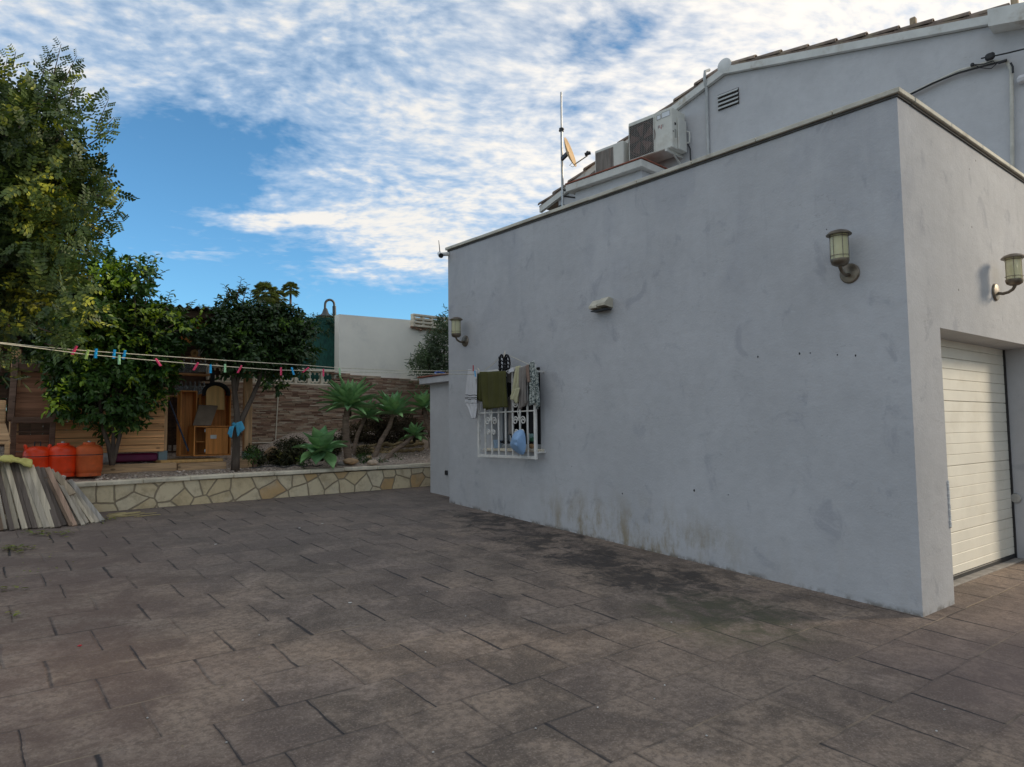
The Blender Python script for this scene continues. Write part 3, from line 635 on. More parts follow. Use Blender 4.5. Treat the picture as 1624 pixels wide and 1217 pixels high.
for row in range(0, 4):
    o_ = -.0-.21*row
    s_ = -.62
    while s_ < 3.3:
        l = .40; za, zb2 = rl(s_)+.150, rl(s_+l)+.135
        barrel(tl, H(s_+rr.uniform(-.01, .01), za-.01, o_), H(s_+l+.05, zb2+.018+rr.uniform(0, .008), o_), .058, .075, Vector((0, 0, 1))); s_ += l
    s_ = -.78
    while s_ > -5.3:
        l = .40; za, zb2 = rl(s_)+.150, rl(s_-l)+.135
        barrel(tl, H(s_+rr.uniform(-.01, .01), za-.01, o_), H(s_-l-.05, zb2+.018+rr.uniform(0, .008), o_), .058, .075, Vector((0, 0, 1))); s_ -= l
tl.build('roof', M_roof, hs)
cp = MB(); cp.lathe([(.001, .03), (.10, .03), (.12, .015), (.12, -.4)], H(-.72, RZ+.13, .05), 20, Matrix((HA, Vector((0, 0, 1)), HN)).transposed()); cp.build('ridge_end', mat('ridge_white', (.62, .62, .6), .8, .08, 5, .1), rf, smooth=True)
M_mort = mat('old_mortar', (.34, .26, .17), .9, .3, 12, .4)
for px, py in ((1449, 47), (1610, 18)):
    cp = MB(); s_, z = Hp(px, py, 0); cp.box(H(s_, rl(s_)+.24, .0), (.07, .08, .13), Matrix((HA, HN, Vector((0, 0, 1)))).transposed(), .01); cp.build('tile_stub', M_mort, rf)
# louvred vent
lv = MB(); HM = Matrix((HA, HN, Vector((0, 0, 1)))).transposed()
lv.box(H(-.74, 6.69, .004), (.36, .012, .26), HM); lvo = lv.build('vent', M_darkgr, hs)
lv = MB()
for i in range(4):
    z = 6.585+.0655*i; lv.add([H(-.565, z+.022, .012), H(-.915, z+.022, .012), H(-.915, z-.014, .04), H(-.565, z-.014, .04), H(-.565, z+.030, .012), H(-.915, z+.030, .012), H(-.915, z-.004, .046), H(-.565, z-.004, .046)],
           [(0, 1, 2, 3), (7, 6, 5, 4), (0, 4, 5, 1), (3, 2, 6, 7), (1, 5, 6, 2), (0, 3, 7, 4)])
lv.build('slats', mat('vent_slats', (.50, .51, .5), .7, .1, 6, 0), lvo)
# pipes and cables on the wall
pp = MB(); pp.tube([H(-.37, 4.6, .03), H(-.37, 6.2, .032), H(-.38, 6.98, .035), H(-.385, 7.04, .075), H(-.39, 7.12, .11), H(-.40, 7.25, .10), H(-.42, 7.30, .0)], .024, 8)
pp.build('drain_pipe', mat('pipe_grey', (.44, .45, .44), .6, .1, 8, .1), hs, smooth=True)
A1 = Hp(1450, 146, .05); A2 = Hp(1520, 113, .05); A3 = Hp(1572, 98, .05); A4 = Hp(1597, 98, .05); A5 = Hp(1604, 112, .05); A6 = Hp(1606, 300, .05)
pp = MB(); pp.tube([H(A1[0]+.5, A1[1]-.10, .05), H(*A1, .05), H(*A2, .05), H(*A3, .05), H(*A4, .05), H(*A5, .05), H(*A6, .05)], .022, 8); pp.build('conduit', mat('conduit_cream', (.50, .48, .42), .6, .15, 8, .1), hs, smooth=True)
pp = MB(); q = lambda px, py, o_: H(*Hp(px, py, o_), o_)
pp.tube([q(1444, 150, .08), q(1480, 132, .085), q(1520, 116, .085), q(1560, 105, .085), q(1577, 101, .085), q(1597, 95, .085)], .012, 6)
pp.tube([q(1541, 103, .09), q(1560, 102, .09), q(1575, 97, .1), q(1580, 102, .1), q(1572, 109, .09), q(1555, 108, .09), q(1545, 103, .09)], .006, 6)
pp.tube([q(1556, 93, .12), q(1565, 91, .12), q(1572, 90, .12), q(1600, 84, .16), q(1640, 74, .3), q(1900, 10, 1.0)], .009, 6)
pp.tube([q(1603, 100, .10), q(1606, 106, .10), q(1606.5, 116, .10)], .012, 6)
pp.box(q(1570, 90, .12), (.10, .05, .09), HM, .02); pp.box(q(1542, 103, .10), (.04, .03, .045), HM, .01); pp.box(q(1590, 98, .10), (.09, .03, .03), HM, .008)
pp.build('cable', M_black, hs, smooth=True)
pp = MB(); s_, z = Hp(1622, 126, .06); pp.lathe([(.001, -.05), (.045, -.035), (.06, 0), (.045, .035), (.001, .05)], H(s_, z, .07), 16); pp.build('wall_light', M_wcloth, hs, smooth=True)
pp = MB(); c = H(SL-.02, 5.90, .02); pp.box(H(SL-.1, 5.80, .03), (.16, .05, .12), HM, .02); pp.build('junction_box', M_black, hs)

# tile-edged ledge that carries the units
lg = thing('roof_ledge', 'white ledge box with thin red tile edge below the air conditioners', 'ledge', H(1.5, 3.6, .5))
OL = 1.0; c1 = Hp(1017, 247, OL); c0 = Hp(898, 293, OL); ZL = (c1[1]+c0[1])/2; S0, S1 = c1[0], c0[0]+.02
def hb(mb, s0, s1, o0, o1, z0, z1, ch=0): mb.box(H((s0+s1)/2, (z0+z1)/2, (o0+o1)/2), (abs(s1-s0), abs(o1-o0), z1-z0), HM, ch)
mb = MB(); hb(mb, S0+.09, S1-.12, .0, OL-.12, 3.6, ZL-.155); mb.build('wall', M_plas2, lg)
mb = MB(); hb(mb, S0, S1, .0, OL, ZL-.15, ZL-.026, .008); o = mb.build('slab', mat('ledge_white', (.56, .55, .51), .85, .1, 4, .2, 30, dirt=((.34, .28, .2), .5)), lg)
mb = MB(); hb(mb, S0-.015, S1, .0, OL+.015, ZL-.023, ZL, .004); mb.build('edge_tiles', M_tile, o)

# ------------------------------------------------------------------ air conditioners
RH = (0, 0, math.pi/2+TH)
def aircon(name, label, s0, z0, w, h, off0, dep, fins):
    t = thing(name, label, 'air conditioner', H(s0, z0, off0), RH, 'air conditioners on the house wall')
    mb = MB(); mb.bb(0, w, 0, dep, .03, h, .012); cas = mb.build('casing', M_ac, t, local=True)
    fx0, fx1, fz0, fz1 = (w*.40, w*.97, h*.07, h*.90) if not fins else (w*.34, w*.96, h*.04, h*.93)
    mb = MB(); mb.bb(fx0, fx1, dep-.004, dep+.004, fz0, fz1)
    if fins:
        fo = mb.build('fin_panel', M_fin, t, local=True); mb = MB()
        for i in range(28): x = fx0+(fx1-fx0)*(i+.5)/28; mb.bb(x-.003, x+.003, dep+.005, dep+.012, fz0+.01, fz1-.01)
        mb.build('fins', M_fin, fo, local=True)
    else:
        fo = mb.build('fan_recess', M_darkgr, t, local=True); mb = MB(); cx, cz, R = (fx0+fx1)/2, (fz0+fz1)/2, (fz1-fz0)/2
        mb.tube([(cx+R*.93*math.cos(a*math.pi/16), dep+.006, cz+R*.93*math.sin(a*math.pi/16)) for a in range(33)], .006, 5)
        for i in range(5):
            a = i*2*math.pi/5
            mb.add([(cx+.05*math.cos(a), dep+.005, cz+.05*math.sin(a)), (cx+R*.86*math.cos(a-.1), dep+.005, cz+R*.86*math.sin(a-.1)), (cx+R*.86*math.cos(a+.55), dep+.011, cz+R*.86*math.sin(a+.55)), (cx+.05*math.cos(a+.8), dep+.011, cz+.05*math.sin(a+.8))], [(0, 1, 2, 3)])
        mb.build('fan', mat('fan_brown', (.15, .095, .08), .6, .2, 8, 0), fo, local=True)
        mb = MB(); n = 15
        for i in range(n):
            x = fx0+(fx1-fx0)*(i+.5)/n; mb.tube([(x, dep+.018, fz0), (x, dep+.02, fz1)], .0016, 4)
            zz = fz0+(fz1-fz0)*(i+.5)/n; mb.tube([(fx0, dep+.016, fz0+(fz1-fz0)*i/n), (fx0+(fx1-fx0)*(n-i)/n, dep+.016, fz1)], .0016, 4)
            if i: mb.tube([(fx0+(fx1-fx0)*i/n, dep+.016, fz0), (fx1, dep+.016, fz1-(fz1-fz0)*i/n)], .0016, 4)
        mb.build('fan_grille', mat('grille_wire', (.30, .28, .25), .5, .1, 9, 0), fo, local=True)
        mb = MB(); 
        for (a, b, c_, d_) in ((fx0-.012, fx0, fz0-.012, fz1+.012), (fx1, fx1+.012, fz0-.012, fz1+.012), (fx0, fx1, fz1, fz1+.012), (fx0, fx1, fz0-.012, fz0)): mb.bb(a, b, dep-.002, dep+.014, c_, d_)
        mb.build('grille_frame', M_ac, fo, local=True)
        mb = MB(); mb.bb(w*.235, w*.325, dep+.001, dep+.003, h*.80, h*.905); mb.bb(w*.03, w*.215, dep+.001, dep+.003, h*.80, h*.93); st = mb.build('sticker', mat('sticker_white', (.66, .68, .70), .5, .03, 9, 0), t, local=True)
        mb = MB()
        for (a, b, c_, d_) in ((w*.235, w*.325, h*.80, h*.905), (w*.03, w*.215, h*.80, h*.93)):
            for (e, f2, g_, h_) in ((a, b, c_, c_+.004), (a, b, d_-.004, d_), (a, a+.004, c_+.004, d_-.004), (b-.004, b, c_+.004, d_-.004)): mb.bb(e, f2, dep+.0035, dep+.0045, g_, h_)
        mb.build('sticker_border', M_black, st, local=True)
        for tx, xx, cl in (('F', .275, (.16, .10, .12)), ('U', .238, (.42, .16, .16)), ('J', .200, (.42, .16, .16)), ('I', .17, (.14, .12, .16))):
            cu_ = bpy.data.curves.new('logo', 'FONT'); cu_.body = tx; cu_.size = .075; cu_.extrude = .001; to = bpy.data.objects.new('tmp', cu_); link(to)
            me = bpy.data.meshes.new_from_object(to); bpy.data.objects.remove(to); me.transform(Matrix(((-1, 0, 0, w*xx+.03), (0, 0, 1, dep+.002), (0, 1, 0, h*.58), (0, 0, 0, 1))))
            me.materials.clear(); me.materials.append(mat('logo_ink', cl, .6, .1, 9, 0)); lo = bpy.data.objects.new('logo', me); link(lo); lo.parent = t
        # service side towards the street: cover, handle recess, valves
        mb = MB(); mb.bb(-.030, -.002, dep*.02, dep*.62, .03, h*.80, .008); mb.build('service_cover', M_acside, t, local=True)
        mb = MB(); mb.bb(-.008, .004, dep*.70, dep*.80, h*.60, h*.66, .003); mb.build('handle_recess', M_black, t, local=True); mb = MB(); mb.bb(-.006, .004, dep*.86, dep*.93, h*.42, h*.44, .002); mb.build('latch', M_black, t, local=True)
        mb = MB(); mb.bb(-.005, .004, dep*.68, dep*.80, h*.30, h*.50, .002); mb.build('rating_plate', mat('plate_grey', (.30, .30, .27), .6, .1, 8, 0), t, local=True)
        mb = MB(); mb.tube([(-.03, dep*.05, h*.55), (-.075, dep*.0, h*.52), (-.08, -.0, h*.40), (-.07, .0, h*.28), (-.03, .02, h*.26)], .012, 6); mb.build('valve_pipe', M_ac, t, local=True, smooth=True)
        mb = MB(); mb.tube([(-.04, .0, h*.25), (-.08, .0, h*.12), (-.08, .0, -.08), (-.10, .0, -.2)], .012, 6); mb.build('drain_hose', M_black, t, local=True, smooth=True)
    for x in ((w*.12, w*.88)): mb = MB(); mb.bb(x-.02, x+.02, -off0, dep+.03, -.02, .028, .004); mb.bar((x, -off0+.02, -.16), (x, dep*.5, -.02), .022, .016); mb.build('bracket', M_acside, t, local=True)
    return t
aircon('air_conditioner', 'large cream air conditioner with square fan grille, nearer the camera on the house wall', .02, 6.0, .86, .70, .06, .40, False)
b1 = Hp(990, 240, .5); b2 = Hp(943, 240, .5); zt = (Hp(990, 222, .5)[1]+Hp(943, 240, .5)[1])/2
aircon('air_conditioner', 'smaller grey air conditioner with rusty fins, nearer the satellite dish', b1[0]+.02, zt-.66, b2[0]-b1[0]-.02, .66, .16, .34, True)

# ------------------------------------------------------------------ mast and dish
sM, _ = Hp(891, 240, .35)
ms = thing('antenna_mast', 'thin galvanised mast rising above the house eave and garage parapet', 'mast', H(sM, 4.0, .35))
zt = Hp(891, 146, .35)[1]; zm = Hp(891, 206, .35)[1]; zb_ = Hp(891, 300, .35)[1]
mb = MB(); mb.tube([H(sM, 4.0, .35), H(sM, zm, .35)], .024, 10); mb.build('lower_pole', M_metal, ms, smooth=True)
mb = MB(); mb.tube([H(sM, zm+.001, .35), H(sM-.01, zt, .35)], .018, 10); mb.build('upper_pole', M_metal, ms, smooth=True)
mb = MB(); mb.lathe([(.018, -.03), (.045, -.03), (.045, .03), (.018, .03)], H(sM, zm, .35), 12); mb.box(H(sM, zm, .35), (.12, .03, .03), HM, .005); mb.build('clamp', M_black, ms)
mb = MB(); mb.tube([H(sM, zb_-.02, .36), H(sM-.30, zb_-.15, .10), H(sM-.36, zb_-.05, .03)], .016, 6); mb.tube([H(sM, zb_-.14, .36), H(sM-.32, zb_-.22, .08), H(sM-.36, zb_-.10, .03)], .016, 6); mb.build('cable_loops', M_black, ms, smooth=True)
mb = MB(); mb.bar(H(sM, zb_+.0, .35), H(sM-.02, zb_, -.0), .03, .03); mb.build('wall_bracket', M_metal, ms)
dc = H(*Hp(903.5, 242, .42), .42); dn = (rt*.93-fw*.36+Vector((0, 0, .32))).normalized(); dx_ = Vector((0, 0, 1)).cross(dn).normalized(); dy_ = dn.cross(dx_)
DM = Matrix((dx_, dy_, dn)).transposed()
ds = thing('satellite_dish', 'sun-bleached orange satellite dish seen edge-on, clamped to the mast', 'satellite dish', dc)
R = .27; mb = MB(); prof = [(.001, -.045)]+[(R*t, -.045+.06*t*t) for t in (.25, .5, .75, .92, 1.)]+[(R+.012, .018), (R+.012, .01), (R, .004)]+[(R*t, -.053+.06*t*t) for t in (.75, .5, .25)]+[(.001, -.053)]
mb.lathe(prof, dc, 28, DM); mb.build('reflector', M_dish, ds, smooth='all')
lp = Vector(H(*Hp(932, 247, .42), .42)); db = dc-dy_*(R*.95)+dn*.02
mb = MB(); mb.tube([db, lp], .011, 6); arm = mb.build('feed_arm', M_metal, ds, smooth=True)
mb = MB(); mb.tube([lp-rt*.05+up*.02, lp+rt*.05+up*.05], .03, 10); mb.box(lp-rt*.0+up*.05, (.05, .05, .06), None, .01); mb.build('feed_head', M_black, arm, smooth=True)
mb = MB(); mb.bar(dc-dn*.04, H(sM, dc.z-.03, .35), .05, .07); mb.build('mount', M_black, ds)
mb = MB(); a = dc-dy_*.2; mb.tube([a, a-up*.06-rt*.06, a-up*.09-rt*.0, db-up*.03], .005, 5); mb.build('cable', M_black, ds)

# ------------------------------------------------------------------ wall lamps
def lamp(label):
    t = thing('wall_lamp', label, 'wall lamp', (0, 0, 0), (0, 0, 0), 'brass lantern wall lamps')
    MY = Matrix(((1, 0, 0), (0, 0, 1), (0, -1, 0)))          # z-axis of profile -> +y
    mb = MB(); mb.lathe([(.001, 0), (.078, 0), (.078, .008), (.07, .018), (.03, .026), (.001, .027)], (0, 0, 0), 24, Matrix(((1, 0, 0), (0, 0, 1), (0, 1, 0)))); mb.build('backplate', M_brass, t, local=True, smooth=True)
    mb = MB(); mb.tube([(0, .02, -.01), (0, .06, -.022), (0, .10, -.015), (0, .135, .005), (0, .15, .03), (0, .15, .05)], [.014, .0135, .013, .013, .014, .018], 10); mb.build('arm', M_brass, t, local=True, smooth=True)
    mb = MB(); mb.lathe([(.001, .035), (.035, .038), (.058, .052), (.067, .075), (.067, .09), (.001, .09)], (0, .15, 0), 24); mb.build('cup', M_brass, t, local=True, smooth=True)
    mb = MB(); mb.lathe([(.062, .0905), (.062, .278)], (0, .15, 0), 24); mb.f = mb.f[:24]; mb.mi = mb.mi[:24]; gl = mb.build('glass', M_lglass, t, local=True, smooth='all')
    mb = MB(); mb.lathe([(.001, .09), (.018, .09), (.018, .13), (.026, .15), (.03, .19), (.026, .22), (.001, .235)], (0, .15, 0), 16); mb.build('bulb', M_bulb, gl, local=True, smooth='all')
    mb = MB()
    for i in range(6): a = i*math.pi/3+.3; mb.tube([(.066*math.cos(a), .15+.066*math.sin(a), .088), (.066*math.cos(a), .15+.066*math.sin(a), .285)], .0022, 5)
    for z in (.115, .262): mb.tube([(.067*math.cos(a*math.pi/12), .15+.067*math.sin(a*math.pi/12), z) for a in range(25)], .0022, 5)
    mb.build('cage', M_brass, t, local=True)
    mb = MB(); mb.lathe([(.001, .282), (.080, .280), (.091, .276), (.092, .282), (.07, .302), (.035, .314), (.001, .318)], (0, .15, 0), 24); mb.build('cap', M_brass, t, local=True, smooth=True)
    return t
l0 = lamp('brass lantern wall lamp near the front corner of the long grey wall'); p = PX(1348, 434, X0); l0.location = p; l0.rotation_euler = (0, 0, math.pi/2); l0.scale = (1.0,)*3
p = PX(738, 541, X0); dup(l0, p, None, 'brass lantern wall lamp at the far end of the wall above the laundry')
p = PY(1578, 464, Y0); dup(l0, (p.x, Y0, p.z), math.pi, 'brass lantern wall lamp on the sunlit front face above the garage door')

# cream hooded fitting and security camera
hf = thing('wall_vent_hood', 'small cream double wedge hood fixed halfway up the long grey wall', 'vent hood', (X0, 5.19, 2.8))
mb = MB(); 
for (y0, y1, z0, z1, o_) in ((5.055, 5.165, 2.775, 2.875, .13), (5.185, 5.30, 2.765, 2.865, .12)):
    pr = [(X0-.001, y0, z1), (X0-o_*.45, y0, z1+.012), (X0-o_, y0, z0+.045), (X0-o_, y0, z0+.02), (X0-.001, y0, z0)]
    mb.prism(pr, (0, y1-y0, 0))
mb.build('hood', mat('hood_cream', (.52, .48, .38), .7, .15, 9, .2, 50, dirt=((.2, .15, .1), .6)), hf)
mb = MB(); mb.bb(X0-.10, X0-.02, 5.06, 5.29, 2.752, 2.764); mb.bb(X0-.03, X0-.002, 5.17, 5.183, 2.78, 2.88); mb.build('underside', M_black, hf)
sc_ = thing('security_camera', 'tiny white bullet camera with thin aerial at the far top corner of the garage', 'camera', PX(707, 400, X0))
p = PX(712, 403, X0); q_ = p+Vector((-.13, .03, -.02)); e_ = q_+Vector((-.03, -.07, -.035))
mb = MB(); mb.tube([p, q_], [.03, .025], 10); mb.tube([q_+(q_-e_)*.6, e_], [.032, .036], 12); mb.build('body', M_white, sc_, smooth=True)
mb = MB(); mb.tube([e_, e_+(e_-q_)*.25], [.0365, .033], 12); mb.build('lens', M_black, sc_, smooth=True)
mb = MB(); mb.tube([q_, q_+Vector((.0, .02, .13)), q_+Vector((.0, .035, .21))], [.008, .006, .004], 6); mb.build('aerial', M_black, sc_)

# unseen building added out of frame to keep the yard in shade
nb = thing('yard_shade_block', 'pale building block added out of view on the right to shade the yard', 'house', (13, -6, 0))
NR = Matrix.Rotation(math.atan2(SUN.y, SUN.x), 3, 'Z'); NC = Vector((10.0, -.78, 0))
def nbp(u, v, z): return NC+NR @ Vector((u, v, z))        # u away from the yard, v along the block
mb = MB(); mb.prism([nbp(0, 0, -.6), nbp(7, 0, -.6), nbp(7, -15, -.6), nbp(0, -15, -.6)], (0, 0, 7.2)); mb.build('wall', M_wwall, nb)
mb = MB(); mb.prism([nbp(-.3, 0, 6.61), nbp(7.3, 0, 6.61), nbp(3.5, 0, 8.0)], NR @ Vector((0, -15, 0))); mb.build('roof', M_roof, nb)
for i in range(4):
    mb = MB(); v = -1.5-3.6*i; mb.prism([nbp(-.03, v, 1.1), nbp(-.03, v-1.2, 1.1), nbp(-.03, v-1.2, 2.3), nbp(-.03, v, 2.3)], NR @ Vector((.028, 0, 0))); mb.build('window', M_win, nb)
# ------------------------------------------------------------------ window grille and laundry
XG = X0-.14
gr = thing('window_grille', 'white wrought iron window grille with curled scrolls on the long grey wall', 'window grille', (XG, 6.74, 1.17))
GY0, GY1, GZ0, GZ1 = 6.19, 7.32, 1.175, 2.24; zmid = PX(805, 653.5, XG).z
mb = MB()
for y_ in (GY0, GY1): mb.bb(XG-.014, XG+.014, y_-.018, y_+.018, GZ0-.02, GZ1+.02, .002)
for z_ in (GZ0, GZ1): mb.bb(XG-.012, XG+.012, GY0+.015, GY1-.015, z_-.017, z_+.017, .002)
for y_ in (GY0, GY1):
    for z_ in (GZ0+.06, GZ1-.06): mb.bb(XG+.015, X0, y_-.01, y_+.01, z_-.01, z_+.01)
mb.build('frame', M_white, gr)
for i in range(1, 8):
    y_ = GY0+(GY1-GY0)*i/8; mb = MB(); mb.bb(XG-.009, XG+.009, y_-.0105, y_+.0105, GZ0+.014, GZ1-.014, .002); mb.build('bar', M_white, gr)
mb = MB(); mb.bb(XG-.018, XG-.0085, GY0+.016, GY1-.016, zmid-.007, zmid+.007); mb.build('cross_bar', M_white, gr)
def scroll(cy, cz, r, sy, sz, turns=1.5):
    m_ = MB(); pts = []
    for k in range(26):
        t = k/25; a = t*turns*2*math.pi; rr_ = r*(1-.78*t); pts.append((XG-.014, cy+sy*(rr_*math.cos(a)), cz+sz*(rr_*math.sin(a))))
    m_.tube(pts, .0078, 6); return m_
for i in (2, 6):
    yb = GY0+(GY1-GY0)*i/8
    for sy in (-1, 1):
        for (dz, sz, r) in ((.10, -1, .052), (-.11, 1, .052), (-.25, 1, .036)):
            m_ = scroll(yb+sy*(r+.02), zmid+dz, r, -sy, sz)
            if r > .04: m_.tube([(XG-.014, yb+sy*.02, zmid+dz), (XG-.014, yb+sy*.012, zmid+dz*.5), (XG-.014, yb+sy*.03, zmid)], .0055, 6)
            m_.build('scroll', M_white, gr, smooth=True)
def cloth(name, label, cat, material, c, X, amp=.012, waves=5, nu=22, nv=22, thick=.004, group=None, seed=0, top_amp=.2, mats=None, mfun=None, sag=0.):
    """hanging cloth; c = four corners seen in the wall-parallel plane X (top left, top right, bottom right, bottom left)"""
    A, B, C_, D_ = [PX(px, py, X) for px, py in c]; rr_ = random.Random(seed); ph = rr_.uniform(0, 6); mb_ = MB(); vs = []
    for j in range(nv+1):
        v = j/nv
        for i in range(nu+1):
            u = i/nu; p = A.lerp(B, u).lerp(D_.lerp(C_, u), v); w = 1.5*amp*(top_amp+(1-top_amp)*v)
            p = p+Vector((-w*(math.sin(u*waves*6.28+ph+v*1.2)+.5*math.sin(u*waves*15+ph*2+v*3)), 0, .25*w*math.sin(u*9+ph)-sag*math.sin(math.pi*u)*v)); vs.append(p)
    mb_.add(vs, [])
    for j in range(nv):
        for i in range(nu):
            mb_.f.append((j*(nu+1)+i, j*(nu+1)+i+1, (j+1)*(nu+1)+i+1, (j+1)*(nu+1)+i)); mb_.mi.append(mfun(i/nu, j/nv) if mfun else 0)
    o = mb_.build(name, mats or material, smooth='all'); md = o.modifiers.new('thickness', 'SOLIDIFY'); md.thickness = thick; md.offset = 0
    if label: tag(o, label, cat, group)
    return o
cloth('towel', 'long white towel with thin dark stripes pegged left of the grille', 'towel', M_wcloth, [(743, 586), (757, 587), (757, 640), (738, 640)], XG-.06, .014, 3, 14, 44, seed=1,
      mats=[M_wcloth, M_blk], mfun=lambda u, v: 1 if (.74 < v < .765 or .80 < v < .825 or .86 < v < .885) else 0)
o1 = bpy.data.objects['towel']
m2 = cloth('towel_hem', None, None, M_wcloth, [(738, 640.5), (757, 640.5), (754.5, 664), (750, 664)], XG-.065, .01, 3, 12, 16, seed=2); m2.parent = o1; m2.location = m2.location-o1.location
cloth('towel', 'folded olive green towel draped over the top of the grille', 'towel', M_olive, [(762, 590), (803, 588.5), (805.5, 646), (767, 649)], XG-.075, .010, 2, 24, 20, .014, seed=3, top_amp=.5)
o1 = [o for o in bpy.data.objects if o.name.startswith('towel') and o.get('label', '').startswith('folded olive')][0]
for c_, x_, sd in (([(755, 593), (768, 591), (769, 636), (757.5, 634)], XG-.045, 4), ([(768, 640), (805, 636), (804, 644.5), (769, 650.5)], XG-.045, 5), ([(759, 612), (769, 612), (769, 638), (759, 636)], XG-.03, 14)):
    m2 = cloth('fold', None, None, M_olive, c_, x_, .012, 2, 14, 12, .012, seed=sd); m2.parent = o1; m2.location = m2.location-o1.location
cloth('cloth', 'cream cotton cloth hanging from the right half of the grille', 'cloth', M_crc, [(817, 582), (825, 580), (823, 639), (811, 633)], XG-.05, .018, 2, 16, 24, seed=6)
o1 = bpy.data.objects['cloth']; m2 = cloth('corner', None, None, M_crc, [(815, 617), (825, 615), (820, 640), (809, 630)], XG-.075, .012, 2, 10, 10, seed=7); m2.parent = o1; m2.location = m2.location-o1.location
cloth('shirt', 'taupe shirt hanging between the cream cloth and the patterned scarf', 'shirt', M_grc, [(824, 583), (835, 580), (836, 640), (823.5, 651)], XG-.045, .016, 2, 16, 26, seed=8)
cloth('cloth', 'brown strip of cloth hanging beside the patterned scarf', 'cloth', M_brc, [(833.5, 580), (839, 578), (840, 606), (836, 607)], XG-.06, .008, 1, 8, 14, seed=9)
cloth('shirt', 'dark mauve garment hanging behind the olive towel', 'shirt', M_grc, [(804, 592), (816, 590), (814, 607), (804, 607)], XG+.04, .01, 2, 10, 10, seed=10)
cloth('trousers', 'black garment hanging behind the bars in the middle of the grille', 'trousers', M_blk, [(804, 607), (812, 607), (812, 700), (806, 645)], XG+.05, .01, 2, 10, 20, seed=11)
cloth('trousers', 'long grey garment hanging low behind the bars near the middle', 'trousers', M_grc, [(806, 630), (816, 628), (812, 688), (806, 690)], XG+.035, .012, 2, 10, 20, seed=12)
cloth('trousers', 'black trousers hanging behind the patterned scarf at the right of the grille', 'trousers', M_blk, [(835, 600), (848, 598), (849, 688), (838, 688)], XG+.04, .012, 2, 12, 24, seed=13)
cloth('scarf', 'grey patterned scarf draped over the right end of the grille', 'scarf', M_camo, [(839, 576), (847, 572), (850, 640), (842, 644)], XG-.04, .014, 2, 14, 30, seed=15)
o1 = bpy.data.objects['scarf']; m2 = cloth('outer_half', None, None, M_camo, [(848.5, 583), (854, 590), (856, 643), (850, 650)], XG-.03, .014, 2, 14, 30, seed=16); m2.parent = o1; m2.location = m2.location-o1.location
cloth('cloth', 'small white cloth strip folded over the top bar beside the black sandals', 'cloth', M_wcloth, [(801, 589), (814, 583), (815, 589), (806, 593)], XG-.06, .006, 1, 10, 8, seed=17)
# black sandals pegged under the peak of the hanging cord
sd = thing('sandals', 'pair of black strappy sandals hung on the cord above the grille', 'sandals', PX(799, 588, XG-.04))
for cx_ in (794.5, 804.5):
    mb = MB(); pts = []
    for k in range(21):
        a = k/20*2*math.pi; pts.append(PX(cx_+(800-cx_)*.25*math.sin(a/2)+4.2*math.cos(a), 577+14*math.sin(a), XG-.05))
    mb.tube(pts, .011, 6)
    for k in (-9, -3, 3, 9): mb.tube([PX(cx_-3.6, 577+k, XG-.055), PX(cx_, 575+k, XG-.075), PX(cx_+3.6, 577+k, XG-.055)], .008, 6)
    mb.tube([PX(cx_-2, 566, XG-.045), PX(cx_-1.2, 589, XG-.045)], .017, 6); mb.build('sandal', M_blk, sd, smooth='all')
mb = MB(); mb.tube([PX(768, 588, XG-.02), PX(783, 577, XG-.02), PX(799, 561, XG-.02), PX(812, 566, XG-.02), PX(838, 578, XG-.02)], .0035, 5)
hc = mb.build('hanging_cord', M_rope); tag(hc, 'thin white cord strung in a peak above the window grille', 'cord')
mb = MB(); mb.bar(PX(801, 557, XG-.04), PX(799.5, 567, XG-.05), .03, .012); tag(mb.build('clothes_peg', PEG['cream']), 'white peg at the peak of the cord above the sandals', 'clothes peg', 'clothes pegs')
# pale blue bag tied on the bars
bg_ = MB(); rng2 = random.Random(4); out = [(826, 677), (833, 680), (835.5, 700), (835, 728), (822, 722), (804, 708), (812, 696), (811, 686)]
cen = PX(822, 702, XG-.16); ring = [PX(x, y, XG-.05) for x, y in out]; n_ = len(ring); vs = [cen]; fs = []
for k in range(1, 6):
    for p in ring:
        t = k/5; q2 = cen.lerp(p, t); q2 = q2+Vector((-.05*(1-t*t)+rng2.uniform(-.008, .008), rng2.uniform(-.004, .004), rng2.uniform(-.004, .004))); vs.append(q2 if k < 5 else p)
for j in range(n_): fs.append((0, 1+j, 1+(j+1) % n_))
for k in range(4):
    for j in range(n_): fs.append((1+k*n_+j, 1+(k+1)*n_+j, 1+(k+1)*n_+(j+1) % n_, 1+k*n_+(j+1) % n_))
back = len(vs); vs.append(cen+Vector((.10, 0, 0)))
for j in range(n_): fs.append((back, 1+4*n_+(j+1) % n_, 1+4*n_+j))
bg_.add(vs, fs); bgo = bg_.build('bag', M_bag, smooth='all'); md = bgo.modifiers.new('s', 'SUBSURF'); md.levels = md.render_levels = 2
tag(bgo, 'pale blue plastic bag tied low on the grille bars', 'bag')
mb = MB(); mb.rock(PX(843, 690, X0+.0), (.10, .14, .16), 3, 2); tag(mb.build('bag', mat('mint_bag', (.30, .48, .46), .6, .2, 9, .4, 30), smooth='all'), 'small mint green bag on the window sill beside the blue bag', 'bag')
mb = MB(); mb.box(PX(845, 697, X0-.01)+Vector((0, 0, 0)), (.06, .07, .05), None, .012); tag(mb.build('packet', mat('green_packet', (.03, .16, .08), .5, .1, 9, 0)), 'dark green packet wedged at the right end of the sill', 'packet')
mb = MB(); mb.rock(PX(843, 708, X0-.02), (.07, .12, .06), 8, 2); tag(mb.build('sponge', mat('tan_sponge', (.42, .25, .12), .95, .2, 20, .5, 60), smooth='all'), 'tan sponge on the sill at the foot of the right hand bars', 'sponge')
